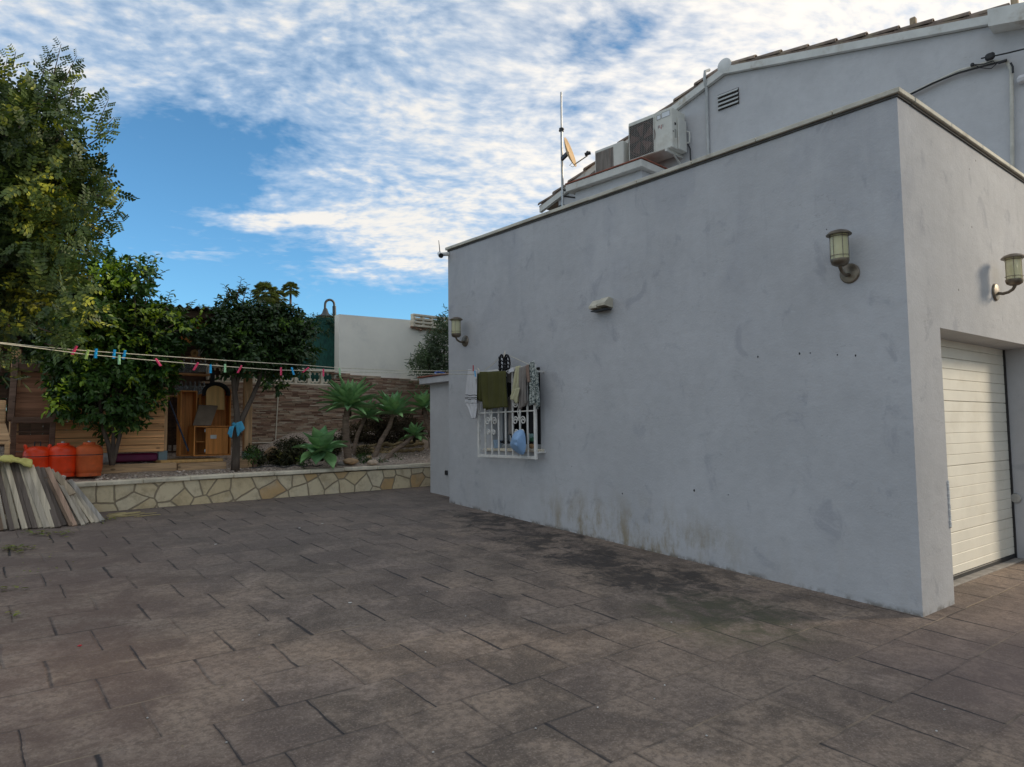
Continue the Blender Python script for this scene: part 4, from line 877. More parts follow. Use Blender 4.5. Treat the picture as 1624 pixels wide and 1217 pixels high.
mb = MB(); pts = [PX(784+7*t+2*math.sin(t*5), 703-3.5*abs(math.sin(t*4.2)), X0-.02) for t in [k/7 for k in range(30)]]; mb.tube(pts, .010, 6); tag(mb.build('strap', M_blk, smooth='all'), 'tangled black strap lying on the window sill', 'strap')
mb = MB(); c = PX(789, 690, X0-.005); c.z = WZ0+.001; mb.lathe([(.001, 0), (.05, 0), (.055, .10), (.05, .105), (.045, .02), (.001, .02)], c, 16); tag(mb.build('cup', mat('blue_cup', (.30, .40, .52), .4, .1, 9, 0), smooth=True), 'bluish plastic cup behind the left half of the grille', 'cup')

# ------------------------------------------------------------------ clothesline
def DL(px): t = (px+70)/(752+70); return 1/((1-t)/5.0+t/8.86)
def interp(px, tb):
    for (a, b), (c_, d_) in zip(tb[:-1], tb[1:]):
        if px <= c_: return b+(d_-b)*(px-a)/(c_-a)
    return tb[-1][1]
R1 = [(-70, 538.5), (0, 543.5), (60, 550), (130, 556), (220, 562.5), (375, 573), (480, 579.4), (536, 583.7), (634, 588), (710, 588.6), (752, 588)]
R2 = [(-70, 538.5), (0, 545), (50, 551), (130, 561.5), (225, 570.5), (358, 581.5), (440, 587.2), (484, 588), (560, 590), (684, 593), (752, 594)]
for tb, lab, dD in ((R1, 'upper of the two pale clotheslines crossing the garden', .12), (R2, 'lower of the two pale clotheslines, the one with most pegs', 0.)):
    mb = MB(); pts = [PD(px, interp(px, tb), DL(px)+dD) for px in range(-70, 753, 6)]; mb.tube(pts, .0038, 6); tag(mb.build('clothesline', M_rope, smooth='all'), lab, 'clothesline', 'clotheslines')
pg = [(118, 556, 'pink', 1, .5, 'at the left end of the upper line, before the carob leaves'), (138, 562.5, 'lime', 2, .25, 'on the lower line just right of the leftmost pink peg'), (152, 561, 'blue', 2, .1, 'standing alone right of the lime peg'),
      (181, 562, 'blue', 1, .12, 'left of the close group of three'), (189, 571, 'green', 2, 0, 'hanging lowest between two blue pegs'), (197, 563, 'blue', 1, .22, 'right of the close group of three'),
      (251, 575, 'pink', 2, -.6, 'tilted left, alone before the dark citrus shrub'), (310.6, 581.5, 'pink', 2, .55, 'leaning before the bottle shelf of the shed'), (334, 585.5, 'blue', 2, 0, 'upright at the right end of the bottle shelf'),
      (357, 584.5, 'green', 2, 0, 'between a blue peg and a leaning pink peg'), (380, 586, 'pink', 2, .5, 'leaning right above the tree trunks'), (445.7, 589.5, 'pink', 2, 0, 'upright, before the orange tree foliage, next to a tilted blue one'),
      (464.5, 589, 'blue', 2, -.3, 'tilted, between two pink pegs right of the trees'), (485, 587, 'pink', 2, .9, 'lying nearly flat above the lattice blocks'), (513, 591.5, 'pink', 2, 0, 'upright in front of the lattice blocks'),
      (539, 590, 'green', 2, -.1, 'at the left end of the white wall'), (750.5, 584.5, 'red', 1, 0, 'on the white striped towel'), (753.5, 593, 'blue', 2, -.1, 'on the white striped towel below the red one'), (760, 588, 'cream', 1, -.5, 'at the left corner of the olive towel')]
for (px, py, col_, ln, tl_, where) in pg:
    D = DL(px)+(.12 if ln == 1 else 0)-.008; c = PD(px, py, D); ax = (up*math.cos(tl_)+rt*math.sin(tl_)).normalized(); mb = MB()
    sd_ = ax.cross(fw).normalized(); h_ = .040 if py < 700 else .04
    for s_ in (-1, 1):
        a = c+ax*h_+sd_*.0+fw*.006*s_; b = c-ax*h_*.95+fw*.009*s_; mb.bar(a, b, .013, .006, upv=fw, ch=.001)
    mb.tube([c-sd_*.007, c+sd_*.007], .008, 8)
    tag(mb.build('clothes_peg', PEG[col_]), '%s clothes peg %s' % (col_, where), 'clothes peg', 'clothes pegs')

# ------------------------------------------------------------------ garden retaining wall
pl = thing('planter_wall', 'low retaining wall faced with crazy-paved yellow stone under a cream cap', 'wall', (3, yf(3), .4))
mb = MB(); x0_, x1_ = -4.5, 6.6
mb.prism([(x0_, yf(x0_), .1), (x1_, yf(x1_), .1), (x1_, yf(x1_)+.2, .1), (x0_, yf(x0_)+.2, .1)], (0, 0, .795)); mb.build('stone_face', M_crazy, pl)
mb = MB(); x_ = x0_; rr = random.Random(2)
while x_ < x1_:
    w = rr.uniform(.5, .62); j = rr.uniform(-.003, .003); c = Vector((x_+w/2, yf(x_+w/2)+.09, .918+j+.006*(x_-1))); a = math.atan(.055)
    mb.box(c, (w-.005, .25, .052), Matrix.Rotation(a, 3, 'Z') @ Matrix.Rotation(-.006, 3, 'Y'), .008); x_ += w
mb.build('cap', M_cap, pl)

# ------------------------------------------------------------------ stacked slate wall with lattice, netting, white wall
def yw(x): return 11.95+.055*(x-4.5)
def PW(px, py, off=0.):
    d = ray(px, py); t = (11.95+off-.055*4.5-CAM.y)/(d.y-.055*d.x); return CAM+d*t
WA = Vector((1, .055, 0)).normalized(); WN = Vector((-WA.y, WA.x, 0)); WM_ = Matrix((WA, WN, Vector((0, 0, 1)))).transposed()
sw = thing('stone_wall', 'brown garden wall clad in thin stacked stone strips', 'wall', (4.5, yw(4.5), 1.1))
zl = PW(500, 611).z; zr0 = PW(540, 592).z; zr1 = PW(680, 610).z; xs0, xs1, xsp = PW(340, 600).x, 9.0, PW(534, 600).x
mb = MB(); rr = random.Random(8); z = .95
def wtop(x): return zl if x < xsp else zr0+(zr1-zr0)*(x-xsp)/(PW(680, 610).x-xsp)*.5
while z < max(zl, zr0)+.02:
    hgt_ = rr.uniform(.017, .031); x = xs0+rr.uniform(-.2, 0)
    while x < xs1:
        l = rr.uniform(.08, .30)
        if z+hgt_ < wtop(x+l/2)+.01:
            pr_ = rr.uniform(0, .022); mb.box((x+l/2, yw(x+l/2)+.05-pr_/2, z+hgt_/2), (l-.002, .1+pr_, hgt_-.002), WM_)
        x += l
    z += hgt_
mb.build('stone_cladding', M_stack, sw)
mb = MB(); 
mb.prism([(xs0, yw(xs0)+.09, .9), (xs1, yw(xs1)+.09, .9), (xs1, yw(xs1)+.22, .9), (xs0, yw(xs0)+.22, .9)], (0, 0, zl-.92)); mb.build('core', M_shad, sw)
mb = MB(); a, b, c_ = PW(441, 628, -.03), PW(437, 700, -.03), PW(393, 703, -.03); mb.tube([a, b, b+Vector((-.02, 0, -.02)), c_], .010, 6); mb.build('conduit', M_conc, sw, smooth=True)
# lattice blocks
lt = thing('lattice_screen', 'row of cream pierced concrete lattice blocks on top of the stone wall', 'screen wall', (4.5, yw(4.5)+.1, zl))
zt_ = PW(500, 585).z; hB = zt_-zl-.05; xl = xsp-.01; mb = MB()
mb.box(((xs0+xl)/2, yw((xs0+xl)/2)+.1, zt_-.02), (xl-xs0, .13, .045), WM_, .006); mb.box(((xs0+xl)/2, yw((xs0+xl)/2)+.1, zl+.016), (xl-xs0, .13, .03), WM_, .004); mb.build('rail', M_conc, lt)
nB = 12; wB = hB*1.02
for i in range(nB):
    xc_ = xl-wB*(i+.5); 
    if xc_ < xs0: break
    mb = MB(); c = Vector((xc_, yw(xc_)+.1, zl+.032+hB/2)); r_ = wB/2
    for sx in (-1, 1): mb.box(c+WA*sx*(r_-.012), (.022, .09, hB-.004), WM_)
    for (sx, sz) in ((-1, 1), (1, 1), (-1, -1), (1, -1)):
        cc_ = c+WA*sx*r_*.06+Vector((0, 0, sz*hB*.24)); pts = []
        for k in range(12):
            a = -.5+k/11*4.3; rad = hB*(.22-.011*k); pts.append(cc_+WA*sx*rad*(math.cos(a)*.9+.55)+Vector((0, 0, sz*rad*math.sin(a))))
        mb.tube(pts, .017, 5)
    mb.build('block', M_conc, lt)
# netting fence behind
nf = thing('netting_fence', 'dark green shade netting fence rising behind the lattice blocks', 'fence', (4, yw(4)+.4, 2.3))
mb = MB(); a0 = PW(180, 502, .4); a1 = PW(533, 506, .4); zt0 = a0.z; zt1 = a1.z; nx = 60; vs = []; rr = random.Random(9)
for i in range(nx+1):
    t = i/nx; x = a0.x+(a1.x-a0.x)*t; zz_ = zt0+(zt1-zt0)*t+rr.uniform(-.02, .02)+.03*math.sin(t*9)
    for k in range(9): vs.append((x, yw(x)+.4+.015*math.sin(i*.7+k), 1.2+(zz_-1.2)*k/8))
mb.add(vs, [(i*9+k, (i+1)*9+k, (i+1)*9+k+1, i*9+k+1) for i in range(nx) for k in range(8)]); nt_ = mb.build('netting', M_net, nf); md = nt_.modifiers.new('t', 'SOLIDIFY'); md.thickness = .012
for i in range(5):
    x = a0.x+(a1.x-a0.x)*(.1+.21*i); mb = MB(); mb.tube([(x, yw(x)+.46, 1.0), (x, yw(x)+.46, zt0-.03)], .02, 8); mb.build('post', M_metal, nf)
iv = px_blobs([(300, 505, 14), (325, 498, 12), (350, 500, 14), (455, 508, 12), (500, 509, 10), (526, 514, 14), (518, 524, 12)], yw(4)+.55, .05)
ivy = broadleaf('ivy', L_cit2, None, iv, 900, 4, .035, .02, .5); tag(ivy, 'low green creeper showing along the top of the netting fence', 'creeper')
# white stucco wall
ww = thing('white_wall', 'blank white stucco boundary wall behind the stone wall', 'wall', PW(536, 592))
A_ = PW(538, 498.5, .05); zb_ = zr0-.03; xe = PW(760, 510, .05).x; zt2 = PW(655, 508, .05).z
mb = MB(); mb.prism([(A_.x, yw(A_.x)+.05, zb_-1.), (A_.x, yw(A_.x)+.05, A_.z), (xe, yw(xe)+.05, A_.z+(zt2-A_.z)*2), (xe, yw(xe)+.05, zb_-1.)], WN*.18)
mb.build('stucco', M_wwall, ww)
s0_, s1_ = PW(653, 498, -.0), PW(740, 506, -.0); h3 = PW(653, 498).z-PW(654, 519).z
mb = MB(); 
for k in range(4):
    zc = s0_.z-.02-h3*.27*k; mb.box(((s0_.x+s1_.x)/2, yw((s0_.x+s1_.x)/2)-.005, zc), (s1_.x-s0_.x, .11, .045), WM_, .006)
nn_ = 6
for k in range(nn_+1): x = s0_.x+.03+(s1_.x-s0_.x-.06)*k/nn_; mb.box((x, yw(x)-.003, s0_.z-h3*.45), (.05, .10, h3*.9), WM_, .004)
ls = mb.build('louvre_blocks', M_conc, ww)
mb = MB(); rr = random.Random(4)
for k in range(14): c = PW(654+k*4+rr.uniform(-1, 1), 520+k*.3+rr.uniform(-1.5, 3), .0); mb.rock(c, (.10, .08, .06), k, 1)
mb.build('broken_brick', mat('broken_brick', (.33, .20, .14), .9, .3, 10, .5), ww)

# ------------------------------------------------------------------ street lamp, palms, far tree
YL = 17.0; P_ = lambda px, py: PY(px, py, YL)
st = thing('street_lamp', 'dark swan-neck street lamp rising behind the netting fence', 'street lamp', Vector((P_(530, 520).x, YL, 0)))
b_ = P_(530, 520); mb = MB(); mb.tube([(b_.x, YL, 0), P_(530.3, 500), P_(530, 486)], .05, 8); mb.tube([P_(530, 487)]+[P_(522.8+7.2*math.cos(a), 483-7.2*math.sin(a)) for a in [k*math.pi/10 for k in range(11)]]+[P_(515.4, 490)], .032, 8); mb.build('post', mat('lamp_iron', (.06, .065, .065), .5, .2, 6, .1, metal=.4), st, smooth=True)
c = P_(516, 503); u_ = (P_(516, 490)-P_(516, 504)).length; mb = MB(); mb.lathe([(.03, u_), (.05, u_*.9), (.09, u_*.4), (.14, u_*.2), (.24, .02), (.25, 0), (.1, .0)], c, 20); mb.build('shade', bpy.data.materials['lamp_iron'], st, smooth=True)
mb = MB(); mb.lathe([(.13, 0), (.11, -.12), (.05, -.18), (.001, -.19)], c, 16); mb.build('globe', mat('globe_yellow', (.45, .38, .18), .3, .1, 5, 0), st, smooth='all')
def palm(label, px, py, rpx, Y, base_px, seed):
    c = PY(px, py, Y); D = (c-CAM).dot(fw); R_ = rpx*D/F; t = thing('palm_tree', label, 'palm tree', (c.x, Y, 0), group='fan palms beyond the fence'); rr = random.Random(seed)
    mb = MB(); mb.tube([(c.x+.1, Y, 0), (c.x, Y, c.z*.5), (c.x, Y, c.z)], [R_*.16, R_*.13, R_*.12], 8); mb.build('trunk', M_bark, t, smooth='all')
    B = []; Dn = []; Nn = []; LL = []; WW = []
    for f_ in range(46):
        el = rr.uniform(-1.0, 1.35); az_ = rr.uniform(0, 6.283); d = Vector((math.cos(az_)*math.cos(el), math.sin(az_)*math.cos(el), math.sin(el))); hub = c+d*R_*.5
        s_ = d.cross(Vector((0, 0, 1))).normalized(); u2 = s_.cross(d)
        for k in range(15):
            a = (k-7)/7*1.5; dd = d*math.cos(a)+s_*math.sin(a)+Vector((0, 0, -.15)); B.append(hub); Dn.append(dd); Nn.append(u2+Vector((rr.uniform(-.3, .3),)*3)); LL.append(R_*.55); WW.append(R_*.075)
    leaf_mesh('crown', L_pal, t, [tuple(b) for b in B], [tuple(d) for d in Dn], [tuple(n) for n in Nn], LL, WW, .2, .35)
    mb = MB()
    for f_ in range(30):
        el = rr.uniform(-1.0, 1.2); az_ = rr.uniform(0, 6.283); d = Vector((math.cos(az_)*math.cos(el), math.sin(az_)*math.cos(el), math.sin(el))); mb.tube([c, c+d*R_*.5], R_*.012, 4)
    mb.build('stalks', L_pal, t)
palm('slim distant fan palm with bare trunk right of the leafy orange tree', 461, 459, 15, 34, 490, 1)
palm('broad fan palm just above the orange tree crown, leftmost of the palms', 421, 464, 22, 28, 500, 2)
palm('fan palm half hidden between the broad palm and the slim one', 441, 473, 17, 31, 500, 3)
ft = thing('tree', 'distant bluish conifer top showing above the shed roof', 'tree', (PY(325, 490, 26).x, 26, 0))
broadleaf('crown', leaf_mat('far_leaf', (.03, .07, .06), (.05, .10, .08)), ft, px_blobs([(318, 500, 6), (332, 498, 6), (344, 497, 5), (330, 506, 10)], 26, .3), 500, 4, .10, .035)
mb = MB(); c = PY(325, 510, 26); mb.tube([(c.x, 26, 0), c], .2, 8); mb.build('trunk', M_bark, ft)
# ------------------------------------------------------------------ shed
YS = 10.9
def pbox(mb, x0, y0, x1, y1, Y, dep, ch=0.003):
    """upright box whose front face (plane y=Y) spans two photo points"""
    a = PY(x0, y1, Y); b = PY(x1, y0, Y); mb.box(((a.x+b.x)/2, Y+dep/2, (a.z+b.z)/2), (abs(b.x-a.x), dep, abs(b.z-a.z)), None, ch); return mb
sh = thing('garden_shed', 'open fronted wooden shed with corrugated roof and pine board half walls', 'shed', PY(262, 735, YS))
zroof = PY(345, 497, YS).z
for (px, w, ztop_) in ((257, .10, 2.4), (391.5, .115, 3.0), (20, .10, 2.6)):
    p = PY(px, 735, YS); mb = MB(); mb.bb(p.x-w/2, p.x+w/2, YS-.05, YS+.05, p.z+.18, ztop_, .006); mb.build('post', M_pinev, sh)
    mb = MB(); mb.bb(p.x-w/2-.006, p.x+w/2+.006, YS-.056, YS+.056, p.z-.05, p.z+.18, .003); mb.build('post_foot', M_shut, sh)
# corrugated roof
mb = MB(); xa, xb = PY(40, 500, YS).x, PY(402, 500, YS).x; n_ = 150; vs = []
for i in range(n_+1):
    x = xa+(xb-xa)*i/n_; w = .022*math.sin(i*1.05); vs += [(x, YS-.35, zroof+w), (x, YS+1.25, zroof-.12+w), (x, YS-.35, zroof+w-.008), (x, YS+1.25, zroof-.128+w)]
mb.add(vs, [(4*i, 4*i+4, 4*i+5, 4*i+1) for i in range(n_)]+[(4*i+2, 4*i+3, 4*i+7, 4*i+6) for i in range(n_)]+[(4*i, 4*i+2, 4*i+6, 4*i+4) for i in range(n_)])
mb.build('roof', mat('rusty_sheet', (.10, .075, .06), .7, .3, 6, .2), sh, smooth='all')
mb = MB(); mb.bb(xa, xb, YS-.25, YS-.2, zroof-.14, zroof-.04, .004); mb.bb(xa, xb, YS+1.0, YS+1.05, zroof-.25, zroof-.16, .004)
for i in range(7): x = xa+.1+(xb-xa-.2)*i/6; mb.bb(x-.03, x+.03, YS-.195, YS+.995, zroof-.16, zroof-.05)
mb.build('roof_beam', M_darkw, sh)
# side lining: horizontal pine boards, front half walls
def boards(mb, x0, x1, z0, z1, Y, dep, bh=.105):
    n = max(1, round((z1-z0)/bh)); h = (z1-z0)/n
    for k in range(n): mb.bb(x0, x1, Y, Y+dep, z0+h*k+.001, z0+h*(k+1)-.006, .005)
a = PY(188, 718, YS-.07); b = PY(262, 600, YS-.07); mb = MB(); boards(mb, PY(163, 718, YS-.07).x, b.x, a.z, PY(262, 628, YS-.07).z, YS-.085, .022); mb.build('siding_panel', M_pine, sh)
mb = MB(); c0_, c1_ = PY(84, 722, YS+.05), PY(163, 655, YS+.05); boards(mb, c0_.x, c1_.x-.01, c0_.z, c1_.z+.1, YS+.05, .022); mb.build('siding_panel', M_pine, sh)
mb = MB(); 
xw0 = PY(-70, 500, YS).x
for i in range(40):
    x = xw0+.145*i
    if x > xb-.15: break
    mb.bb(x, x+.142, YS+1.12, YS+1.14, .95, zroof-.2)
mb.build('back_wall', M_darkw, sh)
mb = MB()
for i in range(5):
    x = PY(262, 700, YS+.6).x+.02+.07*i; mb.bb(x, x+.025, YS+.6, YS+.615, 1.05, 2.1)
for i in range(9): mb.bb(PY(262, 700, YS+.6).x, PY(290, 700, YS+.6).x, YS+.585, YS+.598, 1.1+.12*i, 1.125+.12*i)
mb.build('trellis', M_darkw, sh)
# shelves
for (x0, x1, py, Y) in ((276, 334, 592.5, YS+.5), (268, 330, 628, YS+.55), (300, 330, 566, YS+.6)):
    mb = MB(); a = PY(x0, py, Y); b = PY(x1, py, Y); mb.bb(a.x, b.x, Y, Y+.22, a.z-.012, a.z+.012, .002); mb.build('shelf', M_pine, sh)
mb = MB(); pbox(mb, 334, 590, 341, 640, YS+.45, .06); mb.build('iron_post', M_black, sh)
mb = MB(); pbox(mb, 287, 535, 306, 546, YS-.1, .05); mb.build('orange_board', M_orange, sh)
# bottles and jars
def bottle(label, r, h, grp):
    t = MB(); t.lathe([(.001, 0), (r, 0), (r, h*.6), (r*.4, h*.78), (r*.38, h), (.001, h)], (0, 0, 0), 10); o = t.build('bottle', M_bglass, smooth=True, origin=(0, 0, 0)); return tag(o, label, 'bottle', grp)
bt = None; ORD = ['first', 'second', 'third', 'fourth', 'fifth', 'sixth', 'seventh', 'eighth', 'ninth']
for k in range(9):
    Y = YS+.56; p = PY(281+k*5.6, 592, Y); z = p.z+.013
    if bt is None: bt = bottle('leftmost clear bottle in the row on the higher shelf of the shed', .032, .20, 'bottles on the higher shelf'); bt.location = (p.x, Y+.03, z)
    else:
        c = bt.copy(); link(c); c['label'] = '%s clear bottle from the left in the row on the higher shelf of the shed' % ORD[k]; c.location = (p.x, Y+.03+.02*(k % 2), z); c.scale = (1, 1, .85+.12*((k*7) % 3))
b2_ = None
for k in range(7):
    Y = YS+.6; p = PY(281+k*7.2, 628, Y); z = p.z+.013
    if b2_ is None: b2_ = bottle('leftmost clear bottle in the row on the lower shelf of the shed', .036, .21, 'bottles on the lower shelf'); b2_.location = (p.x, Y+.03, z)
    else: c = b2_.copy(); link(c); c['label'] = '%s clear bottle from the left in the row on the lower shelf of the shed' % ORD[k]; c.location = (p.x, Y+.03, z)
mb = MB(); c = PY(303, 623, YS+.52); mb.rock(c, (.14, .1, .07), 3, 2); tag(mb.build('jug', mat('lime_plastic', (.35, .5, .03), .4, .1, 9, 0), smooth='all'), 'bright lime plastic thing lying among the lower shelf bottles', 'plastic jug')
mb = MB(); c = PY(309, 560, YS+.58); mb.lathe([(.018, 0), (.055, 0), (.055, .05), (.018, .05), (.018, 0)], c, 20, Matrix(((1, 0, 0), (0, 0, 1), (0, 1, 0)))); tag(mb.build('tape_roll', M_ply, smooth=True), 'round tan roll standing on the small top shelf', 'roll')
mb = MB(); pbox(mb, 317, 554, 326, 565, YS+.6, .12, .01); tag(mb.build('box', M_wcloth), 'small white box beside the tan roll on the top shelf', 'box')
mb = MB(); a = PY(316, 513, YS-.1); b = PY(352, 515, YS-.1); mb.bb(a.x, b.x, YS-.15, YS+.3, a.z-.03, a.z-.01); mb.build('rafter_shelf', M_orange, sh)
mb = MB(); mb.rock(PY(334, 508, YS+.0)+Vector((0, 0, .02)), (.34, .25, .09), 12, 2); tag(mb.build('bundle', mat('pale_bundle', (.42, .46, .45), .8, .35, 9, .3), smooth=True), 'pale bundle stored on the board under the shed roof', 'bundle')
# wooden cases in the open bay
def case(name, label, cat, x0, y0, x1, y1, Y, dep, th, m_, back=True, shelf=None):
    a = PY(x0, y1, Y); b = PY(x1, y0, Y); t = thing(name, label, cat, ((a.x+b.x)/2, Y+dep/2, a.z))
    for (p, q, r, s) in ((a.x, a.x+th, a.z, b.z), (b.x-th, b.x, a.z, b.z)): mb = MB(); mb.bb(p, q, Y, Y+dep, r, s, .002); mb.build('side', m_, t)
    for (r, s) in ((a.z, a.z+th), (b.z-th, b.z)): mb = MB(); mb.bb(a.x+th+.001, b.x-th-.001, Y, Y+dep, r, s, .002); mb.build('top' if s == b.z else 'bottom', m_, t)
    if back: mb = MB(); mb.bb(a.x+th+.001, b.x-th-.001, Y+dep-.012, Y+dep-.002, a.z+th+.001, b.z-th-.001); mb.build('back', m_, t)
    return t, a, b
case('wooden_case', 'tall narrow orange wooden case standing upright in the open bay', 'case', 285, 620, 313.5, 724, YS+.10, .22, .018, M_orange)
case('wooden_case', 'small dark orange case wedged behind the arched board', 'case', 318, 625, 330, 650, YS+.42, .12, .012, M_orange)
case('wooden_case', 'large open backed dark wood case leaning by the tree, behind the low cupboard', 'case', 335, 618, 367, 678, YS+.14, .2, .02, M_orange)
t, a, b = case('cupboard', 'low orange wooden cupboard with half open front and white label', 'cupboard', 307, 675.5, 366.5, 724, YS-.16, .36, .018, M_orange)
mb = MB(); pbox(mb, 326, 678.5, 362, 721, YS-.176, .014); dr_ = mb.build('door', M_orange, t)
mb = MB(); pbox(mb, 333.5, 690, 343.5, 696, YS-.1795, .003); mb.build('label_plate', mat('plate_white', (.5, .5, .47), .4, .1, 8, 0), dr_)
for yy_ in (683, 715): mb = MB(); pbox(mb, 324, yy_-2.5, 326.3, yy_+2.5, YS-.18, .012); mb.build('hinge', M_metal, dr_)
mb = MB(); pbox(mb, 310.5, 700, 325, 702, YS-.1, .25); mb.build('shelf', M_orange, t)
mb = MB(); e = [PY(306, 675, YS-.17), PY(334.5, 675, YS-.17), PY(345.5, 644.5, YS+.02), PY(316, 643, YS+.02)]; mb.prism(e, (0, .02, .01)); tag(mb.build('board', mat('grey_brown_lid', (.17, .12, .08), .7, .2, 5, .1)), 'grey brown lid leaning back on top of the low cupboard', 'board')
pts = [PY(327, 650, YS+.08), PY(356, 650, YS+.08), PY(356, 624, YS+.08)]+[PY(341.5+14.5*math.cos(x), 624-12*math.sin(x), YS+.08) for x in [k*math.pi/10 for k in range(1, 10)]]+[PY(327, 624, YS+.08)]
hb_ = thing('arched_board', 'pale arched wooden board with padded black rim, propped behind the lid', 'headboard', (pts[0].x, YS+.08, pts[0].z))
mb = MB(); mb.prism(pts, (0, .02, 0)); mb.build('panel', M_ply, hb_)
mb = MB(); mb.tube([PY(343+19*math.cos(x), 624-14.5*math.sin(x), YS+.12) for x in [k*math.pi/12 for k in range(-1, 14)]], .035, 8); mb.build('padded_rim', M_blk, hb_, smooth='all')
mb = MB(); a = PY(269, 637, YS+.02); b = PY(299, 716, YS-.12); mb.tube([a, b], .013, 8); br = mb.build('handle', mat('dark_blue_paint', (.02, .025, .05), .5, .2, 8, 0)); br.name = 'broom'
tag(br, 'dark blue handled broom leaning across the open bay', 'broom'); mb = MB(); mb.box(b+Vector((0, 0, -.04)), (.30, .09, .07), None, .01); mb.build('brush_head', M_black, br)
mb = MB(); c = PY(341, 721, YS-.20)
# platform, sleepers, things underneath
def sleeper(label, x0, y0, x1, y1, Y, dep, m_=None):
    mb = MB(); a = PY(x0, y1, Y); b = PY(x1, y0, Y); mb.box(((a.x+b.x)/2, Y+dep/2, (a.z+b.z)/2), (b.x-a.x, dep, b.z-a.z), Matrix.Rotation(.03, 3, 'Z'), .012); tag(mb.build('sleeper', m_ or M_sleep), label, 'timber sleeper', 'timber sleepers along the shed front')
sleeper('long weathered timber sleeper in front of the pine siding and orange cylinders', 158, 734, 281, 753, 10.46, .2)
sleeper('timber sleeper in front of the open bay, left of the tree foot', 282, 732.5, 359.5, 748, 10.47, .2)
sleeper('short timber sleeper right of the tree foot, under the shed post', 374, 727.5, 401, 744, 10.5, .22)
mb = MB(); pbox(mb, 401.5, 723, 408, 744, 10.48, .14, .01); tag(mb.build('timber_stump', M_oldw), 'small dark timber stump at the right end of the sleepers', 'stump')
mb = MB(); a = PY(255, 733, YS-.3); b = PY(354, 729, YS-.3); mb.bb(a.x, b.x, YS-.3, YS+1.1, a.z-.02, a.z+.02, .004); mb.build('floor_board', M_ply, sh)
mb = MB(); pbox(mb, 178, 719, 252, 733.5, YS+.0, .5, .02); tag(mb.build('crate', M_purp), 'dark purple crate pushed under the pine siding', 'crate')
mb = MB(); mb.rock(PY(170, 727, YS-.05), (.22, .2, .17), 21, 3); tag(mb.build('sack', M_sack, smooth='all'), 'small crumpled white sack beside the purple crate', 'sack')
# broad dark hedge behind, left
hd = thing('hedge', 'dark leafy hedge filling the gap at the far left behind the wooden bench', 'hedge', PY(0, 700, 12.4))
broadleaf('foliage', L_cit2, hd, px_blobs([(-140, 600, 90), (-60, 620, 80), (0, 560, 80), (60, 520, 70), (130, 520, 60), (10, 660, 50), (-100, 500, 90), (200, 540, 40)], 12.5, .2), 5200, 4, .10, .05)
mb = MB(); 
for px in (-120, -40, 20): limb(mb, PY(px, 740, 12.5), PY(px+10, 560, 12.5), .05, .03, seed=px)
mb.build('stems', M_bark, hd)
# high-backed bench
YB_ = 10.55; bn = thing('wooden_bench', 'high backed dark wooden bench frame standing behind the leftmost orange cylinder', 'bench', PY(52, 735, YB_))
q3 = lambda px, py, y: PY(px, py, y)
for (p0, p1) in (((26, 560), (17, 668)), ((78, 570), (83, 668))): mb = MB(); mb.bar(q3(*p0, YB_+.35), q3(*p1, YB_+.1), .07, .06, ch=.004); mb.build('back_upright', M_oldw, bn)
mb = MB(); A0, A1, B0, B1 = q3(25, 590, YB_+.36), q3(82, 592, YB_+.36), q3(18, 664, YB_+.17), q3(84, 664, YB_+.17); nb_ = 9
for k in range(nb_):
    t0, t1 = k/nb_, (k+.96)/nb_; mb.prism([A0.lerp(B0, t0), A1.lerp(B1, t0), A1.lerp(B1, t1), A0.lerp(B0, t1)], (0, .025, 0))
mb.build('back_boards', wood('brown_boards', (.34, .16, .09), (1, 0, 0)), bn)
for (x0, y0, x1, y1, Y, d_, nm) in ((23, 577, 80, 588, YB_+.28, .05, 'top_rail'), (19, 662, 88, 671, YB_-.02, .40, 'seat_plank'), (22, 683.5, 80, 686.5, YB_+.05, .03, 'rail')):
    mb = MB(); pbox(mb, x0, y0, x1, y1, Y, d_, .006); mb.build(nm, M_oldw, bn)
for (p0, p1) in (((22, 671), (19, 735)), ((84, 671), (80, 735))): mb = MB(); mb.bar(q3(*p0, YB_+.03), q3(*p1, YB_+.03), .06, .06, ch=.004); mb.build('leg', M_oldw, bn)
mb = MB(); a, b = q3(22, 730, YB_+.12), q3(78, 689, YB_+.12); boards(mb, a.x, b.x, a.z, b.z, YB_+.12, .02); mb.build('lower_boards', bpy.data.materials['brown_boards'], bn)
# chair sliver at the left edge
ch = thing('garden_chair', 'pale worn wooden chair cut off by the left edge of the picture', 'chair', PY(0, 738, 10.2)); YC = 10.15
for (x0, y0, x1, y1, Y, d_, nm) in ((-42, 635, 10, 672, YC+.25, .04, 'backrest'), (-44, 700, 17, 706, YC-.1, .35, 'seat'), (6, 702, 16, 740, YC-.1, .05, 'leg'), (-40, 702, -32, 740, YC-.1, .05, 'leg')):
    mb = MB(); pbox(mb, x0, y0, x1, y1, Y, d_, .01); mb.build(nm, M_sleep, ch)
mb = MB(); mb.prism([q3(-40, 672, YC+.24), q3(9, 672, YC+.24), q3(17, 699, YC-.02), q3(-44, 699, YC-.02)], (0, .03, .0)); mb.build('arm_board', M_sleep, ch)

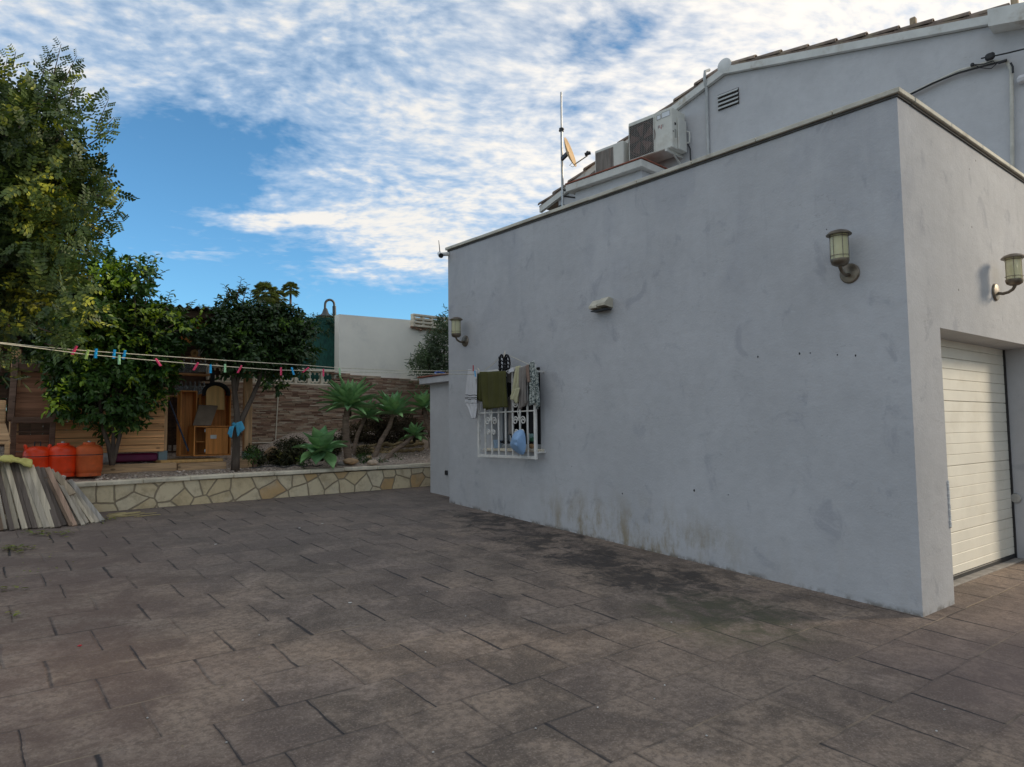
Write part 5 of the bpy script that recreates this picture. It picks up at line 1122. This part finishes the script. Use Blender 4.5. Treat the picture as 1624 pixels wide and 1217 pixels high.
# ------------------------------------------------------------------ gas cylinders
def cyl(label, px, py, y, m_, sc=1., kind=0):
    p = PY(px, py, y); t = thing('gas_cylinder', label, 'gas cylinder', p, group='orange gas cylinders on the bed'); t.scale = (1, 1, 1); r, h = .150*sc, .385*sc
    mb = MB(); mb.lathe([(.001, .03), (r*.8, .03), (r*.93, .05), (r*.97, .09), (r, .12), (r, h*.60), (r*1.012, h*.61), (r*1.012, h*.64), (r, h*.65), (r, h*.76), (r*.96, h*.84), (r*.84, h*.92), (r*.6, h*.975), (r*.3, h), (.001, h)], (0, 0, 0), 32); b_ = mb.build('body', m_, t, local=True, smooth=True)
    mb = MB(); mb.lathe([(r*.86, .0), (r*.90, .0), (r*.90, .05), (r*.86, .05)], (0, 0, 0), 28); mb.build('foot_ring', m_, t, local=True, smooth=True)
    mb = MB(); mb.lathe([(r*1.016, h*.655), (r*1.016, h*.68), (r*1.004, h*.68), (r*1.004, h*.655)], (0, 0, 0), 28); mb.build('band', M_black, t, local=True)
    if kind == 0:
        mb = MB(); mb.lathe([(r*.42, h*.96), (r*.46, h*1.02), (r*.44, h*1.055), (r*.34, h*1.06), (r*.33, h*1.0)], (0, 0, 0), 24); mb.build('collar', m_, t, local=True, smooth=True)
        mb = MB(); mb.lathe([(.02, h), (.02, h*1.10), (.001, h*1.10)], (0, 0, 0), 10); mb.build('valve', M_metal, t, local=True)
    else:
        for s_ in (-1, 1): mb = MB(); mb.box((s_*r*.82, 0, h*.97), (.035, .10, .07), Matrix.Rotation(s_*.25, 3, 'Y'), .012); mb.build('lug', m_, t, local=True)
        mb = MB(); mb.tube([(-.03, 0, h*.98), (-.03, 0, h*1.14), (.03, 0, h*1.14), (.03, 0, h*.98)], .008, 6); mb.build('valve_guard', M_black, t, local=True)
cyl('faded orange gas cylinder, rightmost of the three, with the duller rusty paint', 140, 755, 10.25, M_orgd, 1.04)
cyl('bright red orange gas cylinder in the middle of the three', 98.5, 756, 10.28, M_org, 1.02)
cyl('orange gas cylinder with two lugs on top, leftmost and half hidden by the planks', 58, 757, 10.33, M_org, .98, 1)

# ------------------------------------------------------------------ leaning planks
cols = dict(grey=(.44, .38, .30), dark=(.15, .12, .10), pale=(.56, .48, .36), beige=(.42, .33, .23), brown=(.19, .13, .09), pink=(.42, .28, .20), steel=(.38, .35, .31))
MP = {k: wood('plank_'+k, c, (0, 1, .6), .85, .35, False) for k, c in cols.items()}
nm_ = dict(grey='weathered grey', dark='dark stained', pale='pale bleached', beige='beige', brown='dark brown', pink='pinkish', steel='smooth steel grey')
pk = [(163, 827, 113, 766, .050, 'steel'), (154, 829, 107, 768, .055, 'grey'), (147, 830, 100, 763, .045, 'pale'), (141, 831, 93, 757, .050, 'grey'), (133, 832, 87, 755, .045, 'grey'), (126, 832, 82, 749, .06, 'grey'),
      (117, 833, 76, 746, .055, 'pink'), (110, 834, 70, 748, .05, 'brown'), (104, 834, 65, 744, .055, 'dark'), (93, 836, 57, 742, .06, 'dark'), (86, 836, 47, 738, .075, 'pale'), (76, 837, 38, 738, .085, 'grey'), (64, 837, 31, 737, .06, 'pale'),
      (57, 838, 24, 736, .05, 'dark'), (48, 839, 16, 736, .06, 'dark'), (39, 839, 10, 735, .055, 'pale'), (28, 840, 2, 735, .05, 'pale'), (19, 841, -6, 735, .055, 'dark'), (9, 841, -14, 735, .05, 'grey'), (-1, 842, -22, 736, .06, 'brown'), (-13, 843, -33, 736, .06, 'grey')]
rr = random.Random(12); o_ord = ['rightmost', 'second', 'third', 'fourth', 'fifth', 'sixth', 'seventh', 'eighth', 'ninth', 'tenth', 'eleventh', 'twelfth', 'thirteenth', 'fourteenth', 'fifteenth', 'sixteenth', 'seventeenth', 'eighteenth', 'nineteenth', 'twentieth', 'leftmost']
for i, (bx, by, tx, ty, w, c_) in enumerate(pk):
    b = PG(bx, by); t = PY(tx, ty, yf(.5)-.03+rr.uniform(-.02, .02)); d = (t-b).normalized(); t = t+d*rr.uniform(-.02, .08); lay = rr.uniform(0, .03)
    lay = rr.choice((0, .02, .05, .075)); b.x += rr.uniform(-.015, .015); b.y -= lay; t.y -= lay; mb = MB(); mb.bar(b, t, w*rr.uniform(.75, 1.02), rr.uniform(.02, .045), upv=(0, -1, .5), ch=.003)
    tag(mb.build('plank', MP[c_]), '%s plank, %s from the right end of the leaning pile' % (nm_[c_], o_ord[i]) if 0 < i < 20 else '%s plank, %s of the leaning pile' % (nm_[c_], o_ord[i]), 'plank', 'planks leaning on the planter')
pk2 = [(115, 785, 87, 751, .07, 'beige', 'short beige board lying on the upper right of the plank pile'), (98, 803, 72, 758, .05, 'brown', 'short dark splintered board across the middle of the plank pile'), (110, 812, 84, 775, .05, 'brown', 'short brown splintered board below the beige board on the pile'), (8, 815, -8, 770, .06, 'pink', 'short pinkish board on the far left of the pile')]
for (bx, by, tx, ty, w, c_, lab) in pk2:
    def onp(px, py):
        t_ = (py-745)/90.; base = PG(px+40*(1-t_), 832); q_ = PY(px, py, yf(.5)-.03-.55*t_-.07); return q_
    mb = MB(); mb.bar(onp(bx, by), onp(tx, ty), w, .03, upv=(0, -1, .5), ch=.003); tag(mb.build('plank', MP[c_]), lab, 'plank', 'planks leaning on the planter')
mb = MB(); rr = random.Random(6)
for i in range(150):
    x = -.1+rr.random()*1.05; y = yf(x)+rr.uniform(-.10, .16); mb.rock((x, y, .975+rr.uniform(0, .10)*(1-abs(x-.45))), (rr.uniform(.03, .09), rr.uniform(.03, .08), rr.uniform(.02, .05)), i, 1)
tag(mb.build('rubble', mat('rubble_chips', (.44, .38, .33), .95, .3, 12, .4, isl=.4)), kind='stuff')
yc = MB(); rng3 = random.Random(2); ctl = [(-30, 727), (0, 727), (16, 727), (30, 730), (50, 735)]; vs = []; nn = 26
for i in range(nn+1):
    t = i/nn*4; k = min(3, int(t)); f_ = t-k; px = ctl[k][0]*(1-f_)+ctl[k+1][0]*f_; py = ctl[k][1]*(1-f_)+ctl[k+1][1]*f_
    for j in range(9): a = j/8; p = PY(px, py-1+a*7, yf(.3)-.02-.22*a*a); p.z += .010*math.sin(i*.55+j*.5+math.sin(i*.9))+.015*(1-a); vs.append(p)
yc.add(vs, [(i*9+j, (i+1)*9+j, (i+1)*9+j+1, i*9+j+1) for i in range(nn) for j in range(8)]); yo = yc.build('cloth', M_yel, smooth='all'); md = yo.modifiers.new('t', 'SOLIDIFY'); md.thickness = .025; tag(yo, 'crumpled yellow cloth lying on top of the plank pile', 'cloth')

# ------------------------------------------------------------------ trees
tr = thing('carob_tree', 'tall carob tree with small oval leaflets filling the left edge', 'tree', (PD(-70, 545, 5.0).x, PD(-70, 545, 5.0).y, gz(0, PD(-70, 545, 5.0).y)))
base = Vector(tr.location); top = PD(-60, 330, 5.9)
CB = [(-60, 340, 6.1, 140), (50, 300, 6.0, 88), (42, 198, 6.0, 58), (10, 170, 6.0, 44), (82, 142, 6.0, 27), (106, 200, 6.0, 33), (88, 262, 6.0, 54), (112, 338, 6.0, 46), (60, 390, 5.9, 70), (150, 300, 6.1, 22), (70, 460, 5.9, 45), (20, 440, 5.9, 70), (-40, 220, 6.2, 80), (-120, 320, 6.4, 150), (15, 520, 5.8, 28), (-40, 480, 5.9, 80), (0, 590, 6.6, 18)]
bl = []
for (px, py, D, r) in CB: R = max(r-26, 10)*D/F; bl.append((PD(px, py, D), (R, R, R)))
mb = MB(); limb(mb, base, top, .11, .06, 10, .02, 1)
for i, (c, R) in enumerate(bl): limb(mb, top.lerp(base, .25 if i % 2 else .05), c, .035, .010, 6, .05, i)
mb.build('trunk', M_bark, tr, smooth='all')
pinnate('crown', L_carob, tr, bl, 2500, 5, .135, .042, .025, .45, (.12, 0, .45))
pinnate('young_shoots', L_cary, tr, [(PD(x_, y_, 5.55), (r_*5.55/F,)*3) for x_, y_, r_ in ((95, 440, 20), (80, 470, 16), (105, 520, 12), (8, 500, 12), (5, 522, 10), (72, 360, 24), (108, 335, 18), (60, 300, 16), (28, 212, 18), (100, 175, 12), (130, 350, 10), (110, 550, 8), (15, 285, 14), (120, 250, 10))], 85, 4, .12, .046, .028, .7, (.2, 0, .3))
# long outer shoots standing free of the crown
sp = []
for (x0, y0, x1, y1) in ((80, 140, 97, 70), (85, 160, 122, 88), (60, 150, 76, 84), (110, 160, 120, 128), (20, 110, 25, 82), (150, 210, 172, 158), (150, 220, 181, 186), (140, 230, 182, 204), (120, 180, 143, 160), (150, 320, 172, 292), (150, 330, 192, 336), (160, 350, 196, 352), (150, 310, 190, 312), (145, 360, 176, 378), (120, 395, 160, 400), (5, 130, 12, 90), (60, 420, 118, 440), (-20, 505, 22, 518), (60, 520, 118, 540), (70, 545, 128, 560)):
    sp.append((PD(x0, y0, 5.95), PD(x1, y1, 5.9)))
B = []; Dn = []; Nn = []; LL = []; WW = []; rr = random.Random(5); tw = MB()
for a, b in sp:
    ax = (b-a).normalized(); Lg = (b-a).length; tw.tube([a, b], [.006, .002], 5); m_ = max(3, int(Lg/.035))
    for k in range(m_):
        t = (k+.5)/m_; st_ = a.lerp(b, t); side = ax.cross(fw).normalized()*(1 if k % 2 else -1); dr_ = (ax*.7+side*.8+Vector((rr.uniform(-.3, .3), rr.uniform(-.3, .3), rr.uniform(-.1, .3)))).normalized(); rl_ = .12*(1.1-.6*t)
        nn_ = (-fw+Vector((rr.uniform(-.5, .5), rr.uniform(-.5, .5), .5))).normalized(); sd_ = dr_.cross(nn_).normalized()
        for q_ in range(4):
            for s_ in (-1, 1): B.append(tuple(st_+dr_*rl_*(q_+1)/4)); Dn.append(tuple(dr_*.5+sd_*s_)); Nn.append(tuple(nn_)); LL.append(.036*(1.15-.4*t)); WW.append(.022*(1.15-.4*t))
leaf_mesh('outer_shoots', L_cary, tr, B, Dn, Nn, LL, WW, .15, .05); tw.build('twigs', M_bark, tr)

def tree(name, label, base, lobes, Y, material, nt, per, L, Wd, forks, r0_, jit=.35, shell=.5, seed=1):
    t = thing(name, label, 'tree', base); bl = px_blobs([(a_, b_, max(c_-13, 5)) for a_, b_, c_ in lobes], Y, jit, seed=seed); mb = MB(); ends = []
    for (pts, ra, rb) in forks:
        pts = [Vector(p) for p in pts]; n = len(pts)
        fine_ = [pts[0]]
        for a, b in zip(pts[:-1], pts[1:]): fine_ += [a.lerp(b, k/3) for k in (1, 2, 3)]
        mb.tube(fine_, [ra+(rb-ra)*k/(len(fine_)-1) for k in range(len(fine_))], 8); ends.append(pts[-1])
    for i, (c, R) in enumerate(bl):
        e_ = min(ends, key=lambda q_: (q_-c).length); limb(mb, e_, c+Vector((0, 0, -R[2]*.2)), rb*.8, .006, 6, .06, i)
    mb.build('trunk', M_bark, t, smooth='all'); broadleaf('crown', material, t, bl, nt, per, L, Wd, shell); return t
Yt = 10.35
tree('citrus_shrub', 'large bushy citrus shrub spilling over the shed behind the gas cylinders', PY(178, 738, Yt), [(190, 480, 55), (150, 440, 50), (215, 440, 34), (120, 500, 60), (150, 550, 75), (215, 540, 62), (235, 590, 48), (170, 620, 66), (120, 600, 46), (262, 512, 32), (290, 530, 26), (235, 420, 18), (110, 640, 32), (205, 655, 32), (238, 630, 28), (95, 560, 36), (175, 680, 24), (195, 672, 20), (150, 658, 18), (282, 510, 16), (300, 522, 13), (266, 488, 13), (262, 610, 24), (255, 560, 34), (180, 420, 22)],
     Yt, L_cit, 3100, 7, .085, .042, [([PY(178, 738, Yt), PY(172, 705, Yt), PY(160, 670, Yt), PY(155, 600, Yt)], .034, .016), ([PY(178, 738, Yt), PY(188, 700, Yt), PY(200, 650, Yt), PY(210, 560, Yt)], .03, .015), ([PY(178, 738, Yt), PY(180, 690, Yt), PY(185, 600, Yt)], .03, .015)], .05, .25, .45, 2)
Yo = 10.3
tree('orange_tree', 'dark leafed two stemmed orange tree with blue cloth tied on its trunk', PY(373, 746, Yo), [(352, 505, 24), (374, 492, 20), (372, 528, 36), (410, 520, 46), (450, 520, 40), (345, 545, 32), (385, 565, 36), (430, 570, 36), (465, 560, 28), (488, 525, 20), (488, 525, 14), (364, 480, 13), (376, 466, 8), (455, 512, 20), (408, 508, 24), (420, 600, 18), (450, 590, 18), (440, 612, 10), (325, 530, 22), (365, 592, 16), (498, 560, 9), (478, 585, 12)],
     Yo, L_cit2, 1900, 7, .082, .042, [([PY(373, 746, Yo), PY(375, 700, Yo), PY(376, 660, Yo), PY(371, 610, Yo), PY(368, 560, Yo)], .062, .028), ([PY(376, 690, Yo), PY(385, 662, Yo), PY(398, 635, Yo), PY(411, 605, Yo), PY(415, 560, Yo)], .045, .025), ([PY(374, 620, Yo), PY(385, 560, Yo), PY(395, 500, Yo)], .03, .014)], .06, .22, .5, 3)
# thin top shoots of the two trees
B = []; Dn = []; Nn = []; LL = []; WW = []
mb = MB()
for (x0, y0, x1, y1, Y) in ((375, 478, 383, 441, Yo), (370, 480, 356, 452, Yo), (385, 480, 392, 450, Yo), (350, 500, 344, 475, Yo), (372, 490, 364, 458, Yo), (455, 505, 468, 482, Yo), (395, 490, 398, 462, Yo)):
    a, b = PY(x0, y0, Y), PY(x1, y1, Y); mb.tube([a, b], [.008, .003], 5)
    for k in range(9):
        p = a.lerp(b, (k+1)/9); s_ = 1 if k % 2 else -1; B.append(tuple(p)); Dn.append(tuple((b-a).normalized()*.6+rt*s_+Vector((0, rr.uniform(-.4, .4), 0)))); Nn.append((rr.uniform(-.5, .5), -.6, .8)); LL.append(.075); WW.append(.034)
ot = [o for o in bpy.data.objects if o.name == 'orange_tree'][0]
leaf_mesh('top_shoots', L_cit2, ot, B, Dn, Nn, LL, WW); mb.build('twigs', M_bark, ot)
B = []; Dn = []; Nn = []; LL = []; WW = []; mb = MB()
for (x0, y0, x1, y1, Y) in ((235, 450, 246, 405, Yt), (228, 440, 236, 408, Yt), (225, 450, 262, 430, Yt), (170, 430, 176, 404, Yt), (262, 490, 270, 463, Yt), (290, 500, 306, 478, Yt), (140, 410, 148, 390, Yt), (200, 430, 208, 408, Yt)):
    a, b = PY(x0, y0, Y), PY(x1, y1, Y); mb.tube([a, b], [.008, .003], 5)
    for k in range(12):
        p = a.lerp(b, (k+1)/12); s_ = 1 if k % 2 else -1; B.append(tuple(p)); Dn.append(tuple((b-a).normalized()*.5+rt*s_+Vector((0, rr.uniform(-.5, .5), rr.uniform(-.3, .3))))); Nn.append((rr.uniform(-.5, .5), -.6, .8)); LL.append(.075); WW.append(.036)
ct = [o for o in bpy.data.objects if o.name == 'citrus_shrub'][0]
broadleaf('young_leaves', L_young, ct, px_blobs([(176, 440, 18), (210, 430, 12), (150, 470, 12), (180, 515, 9), (225, 500, 9), (260, 500, 10), (290, 512, 10), (312, 505, 7), (186, 545, 7), (210, 600, 8), (270, 585, 6), (95, 625, 9), (85, 645, 8), (262, 650, 7), (140, 600, 7), (200, 690, 8), (120, 560, 8), (240, 540, 8)], 9.98, .06, seed=3), 130, 5, .075, .036, .8)
leaf_mesh('top_shoots', L_cit, ct, B, Dn, Nn, LL, WW); mb.build('twigs', M_bark, ct)
# blue cloth tied on the trunk
mb = MB(); mb.tube([PY(376+5*math.cos(a), 673+2*math.sin(a), Yo-.07*math.sin(a)) for a in [k*math.pi/8 for k in range(17)]], .03, 8); bo = mb.build('cloth', M_blcl, smooth='all'); tag(bo, 'bright blue cloth knotted round the orange tree trunk', 'cloth')
for c_, sd in (([(374, 671), (383, 668), (388, 680), (376, 693)], 21), ([(372, 675), (364, 677), (361, 688), (366, 695)], 22)):
    P4 = [PY(x, y, Yo-.12) for x, y in c_]; m2 = MB(); vs = []
    for j in range(9):
        for i in range(9): u, v = i/8, j/8; p = P4[0].lerp(P4[1], u).lerp(P4[3].lerp(P4[2], u), v); vs.append(p+Vector((0, .02*math.sin(u*9+sd+v*2)*v, 0)))
    m2.add(vs, [(j*9+i, j*9+i+1, (j+1)*9+i+1, (j+1)*9+i) for j in range(8) for i in range(8)]); o2 = m2.build('tail', M_blcl, bo, smooth='all', local=True)
    o2.data.transform(Matrix.Translation(-bo.location)); md = o2.modifiers.new('t', 'SOLIDIFY'); md.thickness = .008
# oleander by the white wall
ol = thing('oleander', 'narrow leaved oleander bush growing up in front of the white wall', 'shrub', PY(700, 690, 11.3))
bl = px_blobs([(696, 565, 22), (680, 580, 16), (706, 530, 12), (730, 560, 45), (745, 520, 35), (695, 600, 20), (675, 592, 10), (780, 560, 50), (830, 570, 55)], 11.25, .2, seed=4)  # lobes hidden behind the garage are added to shade the stone wall
broadleaf('foliage', L_ole, ol, bl, 1100, 7, .135, .021, .6); mb = MB()
for i, (c, R) in enumerate(bl): limb(mb, PY(700, 690, 11.3), c, .02, .006, 5, .04, i)
mb.build('stems', M_bark, ol)
bl2 = px_blobs([(684, 568, 14), (704, 524, 8), (664, 580, 8), (695, 590, 14), (695, 545, 10)], 11.2, .1, seed=6); broadleaf('shoots', L_ole, ol, bl2, 260, 10, .12, .016, .9, .9)

# ------------------------------------------------------------------ agaves
def aleaf(mb, c, d, L, w, curl, seed=0):
    """one fleshy blade: gutter section, widest past the middle, pointed"""
    rr_ = random.Random(seed); d = d.normalized(); s = d.cross(Vector((0, 0, 1)))
    if s.length < .05: s = Vector((1, 0, 0))
    s.normalize(); n = s.cross(d); rows = []; p = Vector(c); dd = d.copy(); K = 9
    prof = [.42, .55, .78, .95, 1., .93, .76, .5, .24, .0]
    for k in range(K+1):
        ww = w*prof[k]*.5; nn = s.cross(dd); rows.append([p-s*ww+nn*ww*.45, p-s*ww*.5+nn*ww*.08, p-nn*.006, p+s*ww*.5+nn*ww*.08, p+s*ww+nn*ww*.45])
        dd = (dd+Vector((0, 0, -curl))).normalized(); p = p+dd*L/K
    vs = [q for r_ in rows for q in r_]; mb.add(vs, [(5*k+j, 5*k+j+1, 5*(k+1)+j+1, 5*(k+1)+j) for k in range(K) for j in range(4)])
    un = [q-s.cross(d)*.010 for q in vs]; mb.add(un, [(5*(k+1)+j, 5*(k+1)+j+1, 5*k+j+1, 5*k+j) for k in range(K) for j in range(4)])
def agave(label, cx, cy, Y, rpx, path, n, w, seed, tilt=(0, 0, 0), lo=-.35, tr_=.06, axis=(-.12, -.2, 1)):
    c = PY(cx, cy, Y); D = (c-CAM).dot(fw); L = rpx*D/F; b = path[0]; t = thing('agave', label, 'agave', b, group='agaves in the garden bed'); rr_ = random.Random(seed)
    if len(path) > 1: mb = MB(); P_ = [Vector(p) for p in path]+[c]; fine_ = []; 
    pts = [Vector(path[0])+Vector((0, 0, -.12))]+[Vector(p) for p in path]+[c]; fp = []
    for a, b2 in zip(pts[:-1], pts[1:]): fp += [a.lerp(b2, k/5) for k in range(5)]
    fp.append(pts[-1]); mb = MB(); mb.tube(fp, [tr_*(1.15-.1*math.sin(k*2.3))*(1.15-.35*k/len(fp)) for k in range(len(fp))], 10); mb.build('trunk', M_agtr, t, smooth='all')
    mb = MB(); T = Vector(tilt); AX = Vector((0, 0, 1)).rotation_difference(Vector(axis).normalized()).to_matrix()
    for k in range(n):
        u = (k+.5)/n; el = lo+(1.35-lo)*u**.8; az_ = k*2.39996+rr_.uniform(-.15, .15); d = AX @ Vector((math.cos(az_)*math.cos(el), math.sin(az_)*math.cos(el), math.sin(el)))+T
        aleaf(mb, c+d*.03-AX @ Vector((0, 0, .03*(1-u))), d, L*rr_.uniform(.88, 1.08)*(1 if u < .8 else .8), w*rr_.uniform(.85, 1.1), .012+.035*(1-u), k)
    mb.build('leaves', M_agave, t, smooth='all')
    mb = MB()
    for k in range(12):
        az_ = k*.52; d = Vector((math.cos(az_)*.7, math.sin(az_)*.7, -.8)); aleaf(mb, c+Vector((0, 0, -.06)), d, L*.26, w*.4, .15, k)
    mb.build('dry_skirt', L_br, t)
agave('tall agave with the big round rosette on a ringed trunk above a flat rock', 552.7, 642, 10.2, 49, [PY(553, 737, 10.2), PY(549, 700, 10.2), PY(548, 668, 10.2)], 52, .120, 1, lo=-.02, tr_=.050)
agave('low agave with broad bright leaves drooping over the planter wall', 509, 715, 9.95, 41, [PY(532, 742, 9.98), PY(527, 728, 9.97)], 17, .25, 2, (0, 0, 0), -.05, .03, (-.42, -.75, .55))
agave('agave with leaning stem just right of the tall one', 624.7, 655, 10.7, 38, [PY(592, 730, 10.45), PY(604, 700, 10.6), PY(617, 678, 10.7)], 30, .135, 3, (-.1, 0, .1), -.0, .038)
agave('shaded agave hidden behind the tall trunk', 580, 660, 10.9, 30, [PY(560, 718, 10.7), PY(567, 690, 10.85)], 24, .12, 4, lo=-.1, tr_=.032)
agave('small agave low by the annex on a slanting stem', 657, 690, 10.6, 22, [PY(606, 735, 10.2), PY(625, 715, 10.4), PY(643, 703, 10.5)], 18, .11, 5, (0, -.1, .05), -.3, .034)
agave('tall agave right against the grey annex, half hidden by its corner', 672, 645, 11.1, 32, [PY(694, 716, 10.95), PY(684, 690, 11.), PY(676, 665, 11.05)], 22, .12, 6, lo=-.4, tr_=.045)
# rocks, logs, groundcover
for (px, py, Y, d, sd, lab, m_) in ((555.5, 732, 9.95, (.26, .2, .11), 1, 'flat ochre rock at the foot of the tall agave trunk', M_rock), (590.5, 733.5, 9.92, (.19, .15, .09), 2, 'pale rock on the wall cap right of the flat ochre one', M_rockp), (585, 726, 10.1, (.10, .09, .07), 3, 'small ochre stone perched behind the pale rock', M_rock), (541, 736, 9.98, (.12, .1, .07), 4, 'small grey stone left of the flat ochre rock', mat('grey_rock', (.25, .23, .2), .9, .2, 9, .4)),
        (432, 719, 11.0, (.26, .2, .22), 5, 'rounded ochre boulder below the conduit on the stone wall', M_rock), (674.5, 705, 11.0, (.15, .12, .30), 6, 'upright pale block standing beside the annex corner', M_rockp), (638, 697, 11.2, (.07, .06, .12), 7, 'thin upright stone on the log terrace', M_rockp)):
    mb = MB(); mb.rock(PY(px, py, Y), d, sd, 3); tag(mb.build('rock', m_, smooth=True), lab, 'rock', 'rocks in the garden bed')
rr = random.Random(31)
for i, (x0, y0, x1, y1, Y, lab) in enumerate(((560, 719, 612, 716, 10.75, 'lowest log on the left of the terrace edging'), (558, 711, 615, 704, 10.95, 'topmost log on the left, behind the tall agave trunk'), (562, 715, 608, 712, 10.85, 'middle log on the left of the terrace edging'), (608, 714, 672, 703, 10.85, 'long middle log running toward the annex'), (600, 708, 668, 699, 11.0, 'topmost log on the right of the terrace edging'), (604, 720, 640, 714, 10.72, 'short lowest log beside the slanting agave stem'), (630, 717, 672, 712, 10.74, 'lowest log on the right near the annex'))):
    a, b = PY(x0, y0, Y), PY(x1, y1, Y); mb = MB(); K = 12; mb.tube([a.lerp(b, k/K)+Vector((0, 0, .012*math.sin(k*1.7+i))) for k in range(K+1)], [.028+.008*math.sin(k*2.1+i*2) for k in range(K+1)], 8); tag(mb.build('log', M_log, smooth='all'), lab, 'log', 'logs edging the terrace')
g1 = broadleaf('groundcover', L_dark, None, px_blobs([(455, 718, 18), (470, 712, 14), (445, 728, 10), (480, 722, 14), (405, 728, 10), (402, 718, 8), (415, 735, 6), (568, 733, 12), (600, 735, 8), (575, 722, 10), (530, 705, 12), (420, 727, 8)], 10.75, .2, seed=8), 1500, 5, .045, .022, .5); tag(g1, kind='stuff')
g2 = broadleaf('dry_undergrowth', L_br, None, px_blobs([(590, 685, 22), (620, 690, 20), (650, 685, 18), (560, 690, 16), (605, 668, 16), (640, 672, 14), (575, 700, 12), (665, 695, 10)], 11.35, .12, seed=9), 2600, 5, .05, .018, .5); tag(g2, kind='stuff')
g3 = broadleaf('herbs', L_cit, None, px_blobs([(578, 733, 9), (604, 736, 5), (400, 722, 8), (484, 730, 6), (630, 728, 3)], 10.15, .05, seed=10), 260, 5, .045, .014, .5); tag(g3, kind='stuff')
mb = MB(); rr = random.Random(3)
pts = [PY(395+k*9, 744-(k % 3)*.9+math.sin(k*1.3)*1.2-(k*.25), 10.0) for k in range(14)]; mb.tube([p+Vector((0, 0, .015)) for p in pts], .009, 6); tag(mb.build('hose', M_black, smooth='all'), 'thin black hose lying along the gravel left of the low agave', 'hose')
mb = MB()
for i in range(1500):
    x = rr.uniform(1.3, 6.6); y = yf(x)+.22+rr.random()**1.5*1.2; s_ = rr.uniform(.012, .035); mb.rock((x, y, soil(x, y)+s_*.2), (s_*1.3, s_, s_*.7), i % 9, 1)
tag(mb.build('gravel', mat('gravel_chips', (.52, .43, .36), .95, .35, 15, .3, isl=.45)), kind='stuff')
# leaves, litter and small plants on the driveway
B = []; Dn = []; Nn = []; LL = []; WW = []
def litter(px, py, sx, sy, n, s=.05):
    for _ in range(n):
        p = PG(px+rr.gauss(0, sx), py+abs(rr.gauss(0, sy))-sy*.6); a = rr.uniform(0, 6.28); B.append((p.x, p.y, p.z+.008+rr.random()*.02)); Dn.append((math.cos(a), math.sin(a), rr.uniform(-.05, .3))); Nn.append((rr.uniform(-.3, .3), rr.uniform(-.3, .3), 1)); LL.append(s*rr.uniform(.6, 1.2)); WW.append(s*.5)
litter(20, 872, 16, 5, 60); litter(85, 848, 25, 4, 45); litter(15, 935, 10, 3, 8); litter(25, 978, 8, 2, 5); litter(170, 826, 6, 3, 26, .04); litter(40, 900, 50, 30, 30, .03); litter(300, 830, 200, 30, 40, .015); litter(500, 1000, 400, 120, 60, .010)
fl = leaf_mesh('fallen_leaves', L_fall, None, B, Dn, Nn, LL, WW, .3, .05); tag(fl, kind='stuff')
mb = MB()
for i in range(26):
    p = PG(190+rr.uniform(-22, 34), 818+rr.uniform(-3, 5)); a = rr.uniform(-.35, .35); q_ = p+Vector((math.cos(a), math.sin(a), 0))*rr.uniform(.1, .25); mb.tube([p+Vector((0, 0, .008)), q_+Vector((0, 0, .012))], .004, 4)
tag(mb.build('straw', mat('straw', (.40, .32, .16), .9, .2, 8, 0)), kind='stuff')
mb = MB()
for i in range(22):
    p = PG(rr.uniform(200, 1500), rr.uniform(830, 1200)); 
    if p.x > X0-.1: continue
    mb.rock((p.x, p.y, p.z+.004), (.012, .012, .008), i, 1)
for px, py in ((475, 838), (555, 957), (511, 831), (342, 864)): p = PG(px, py); mb.rock((p.x, p.y, p.z+.004), (.035, .03, .008), 3, 1)
tag(mb.build('pebbles', mat('white_chips', (.5, .48, .45), .9, .3, 9, 0)), kind='stuff')
mb = MB(); p = PG(126, 1026); mb.rock((p.x, p.y, p.z+.006), (.03, .012, .012), 1, 1); tag(mb.build('petal', PEG['red']), 'tiny red petal lying on the driveway at the left', 'petal')
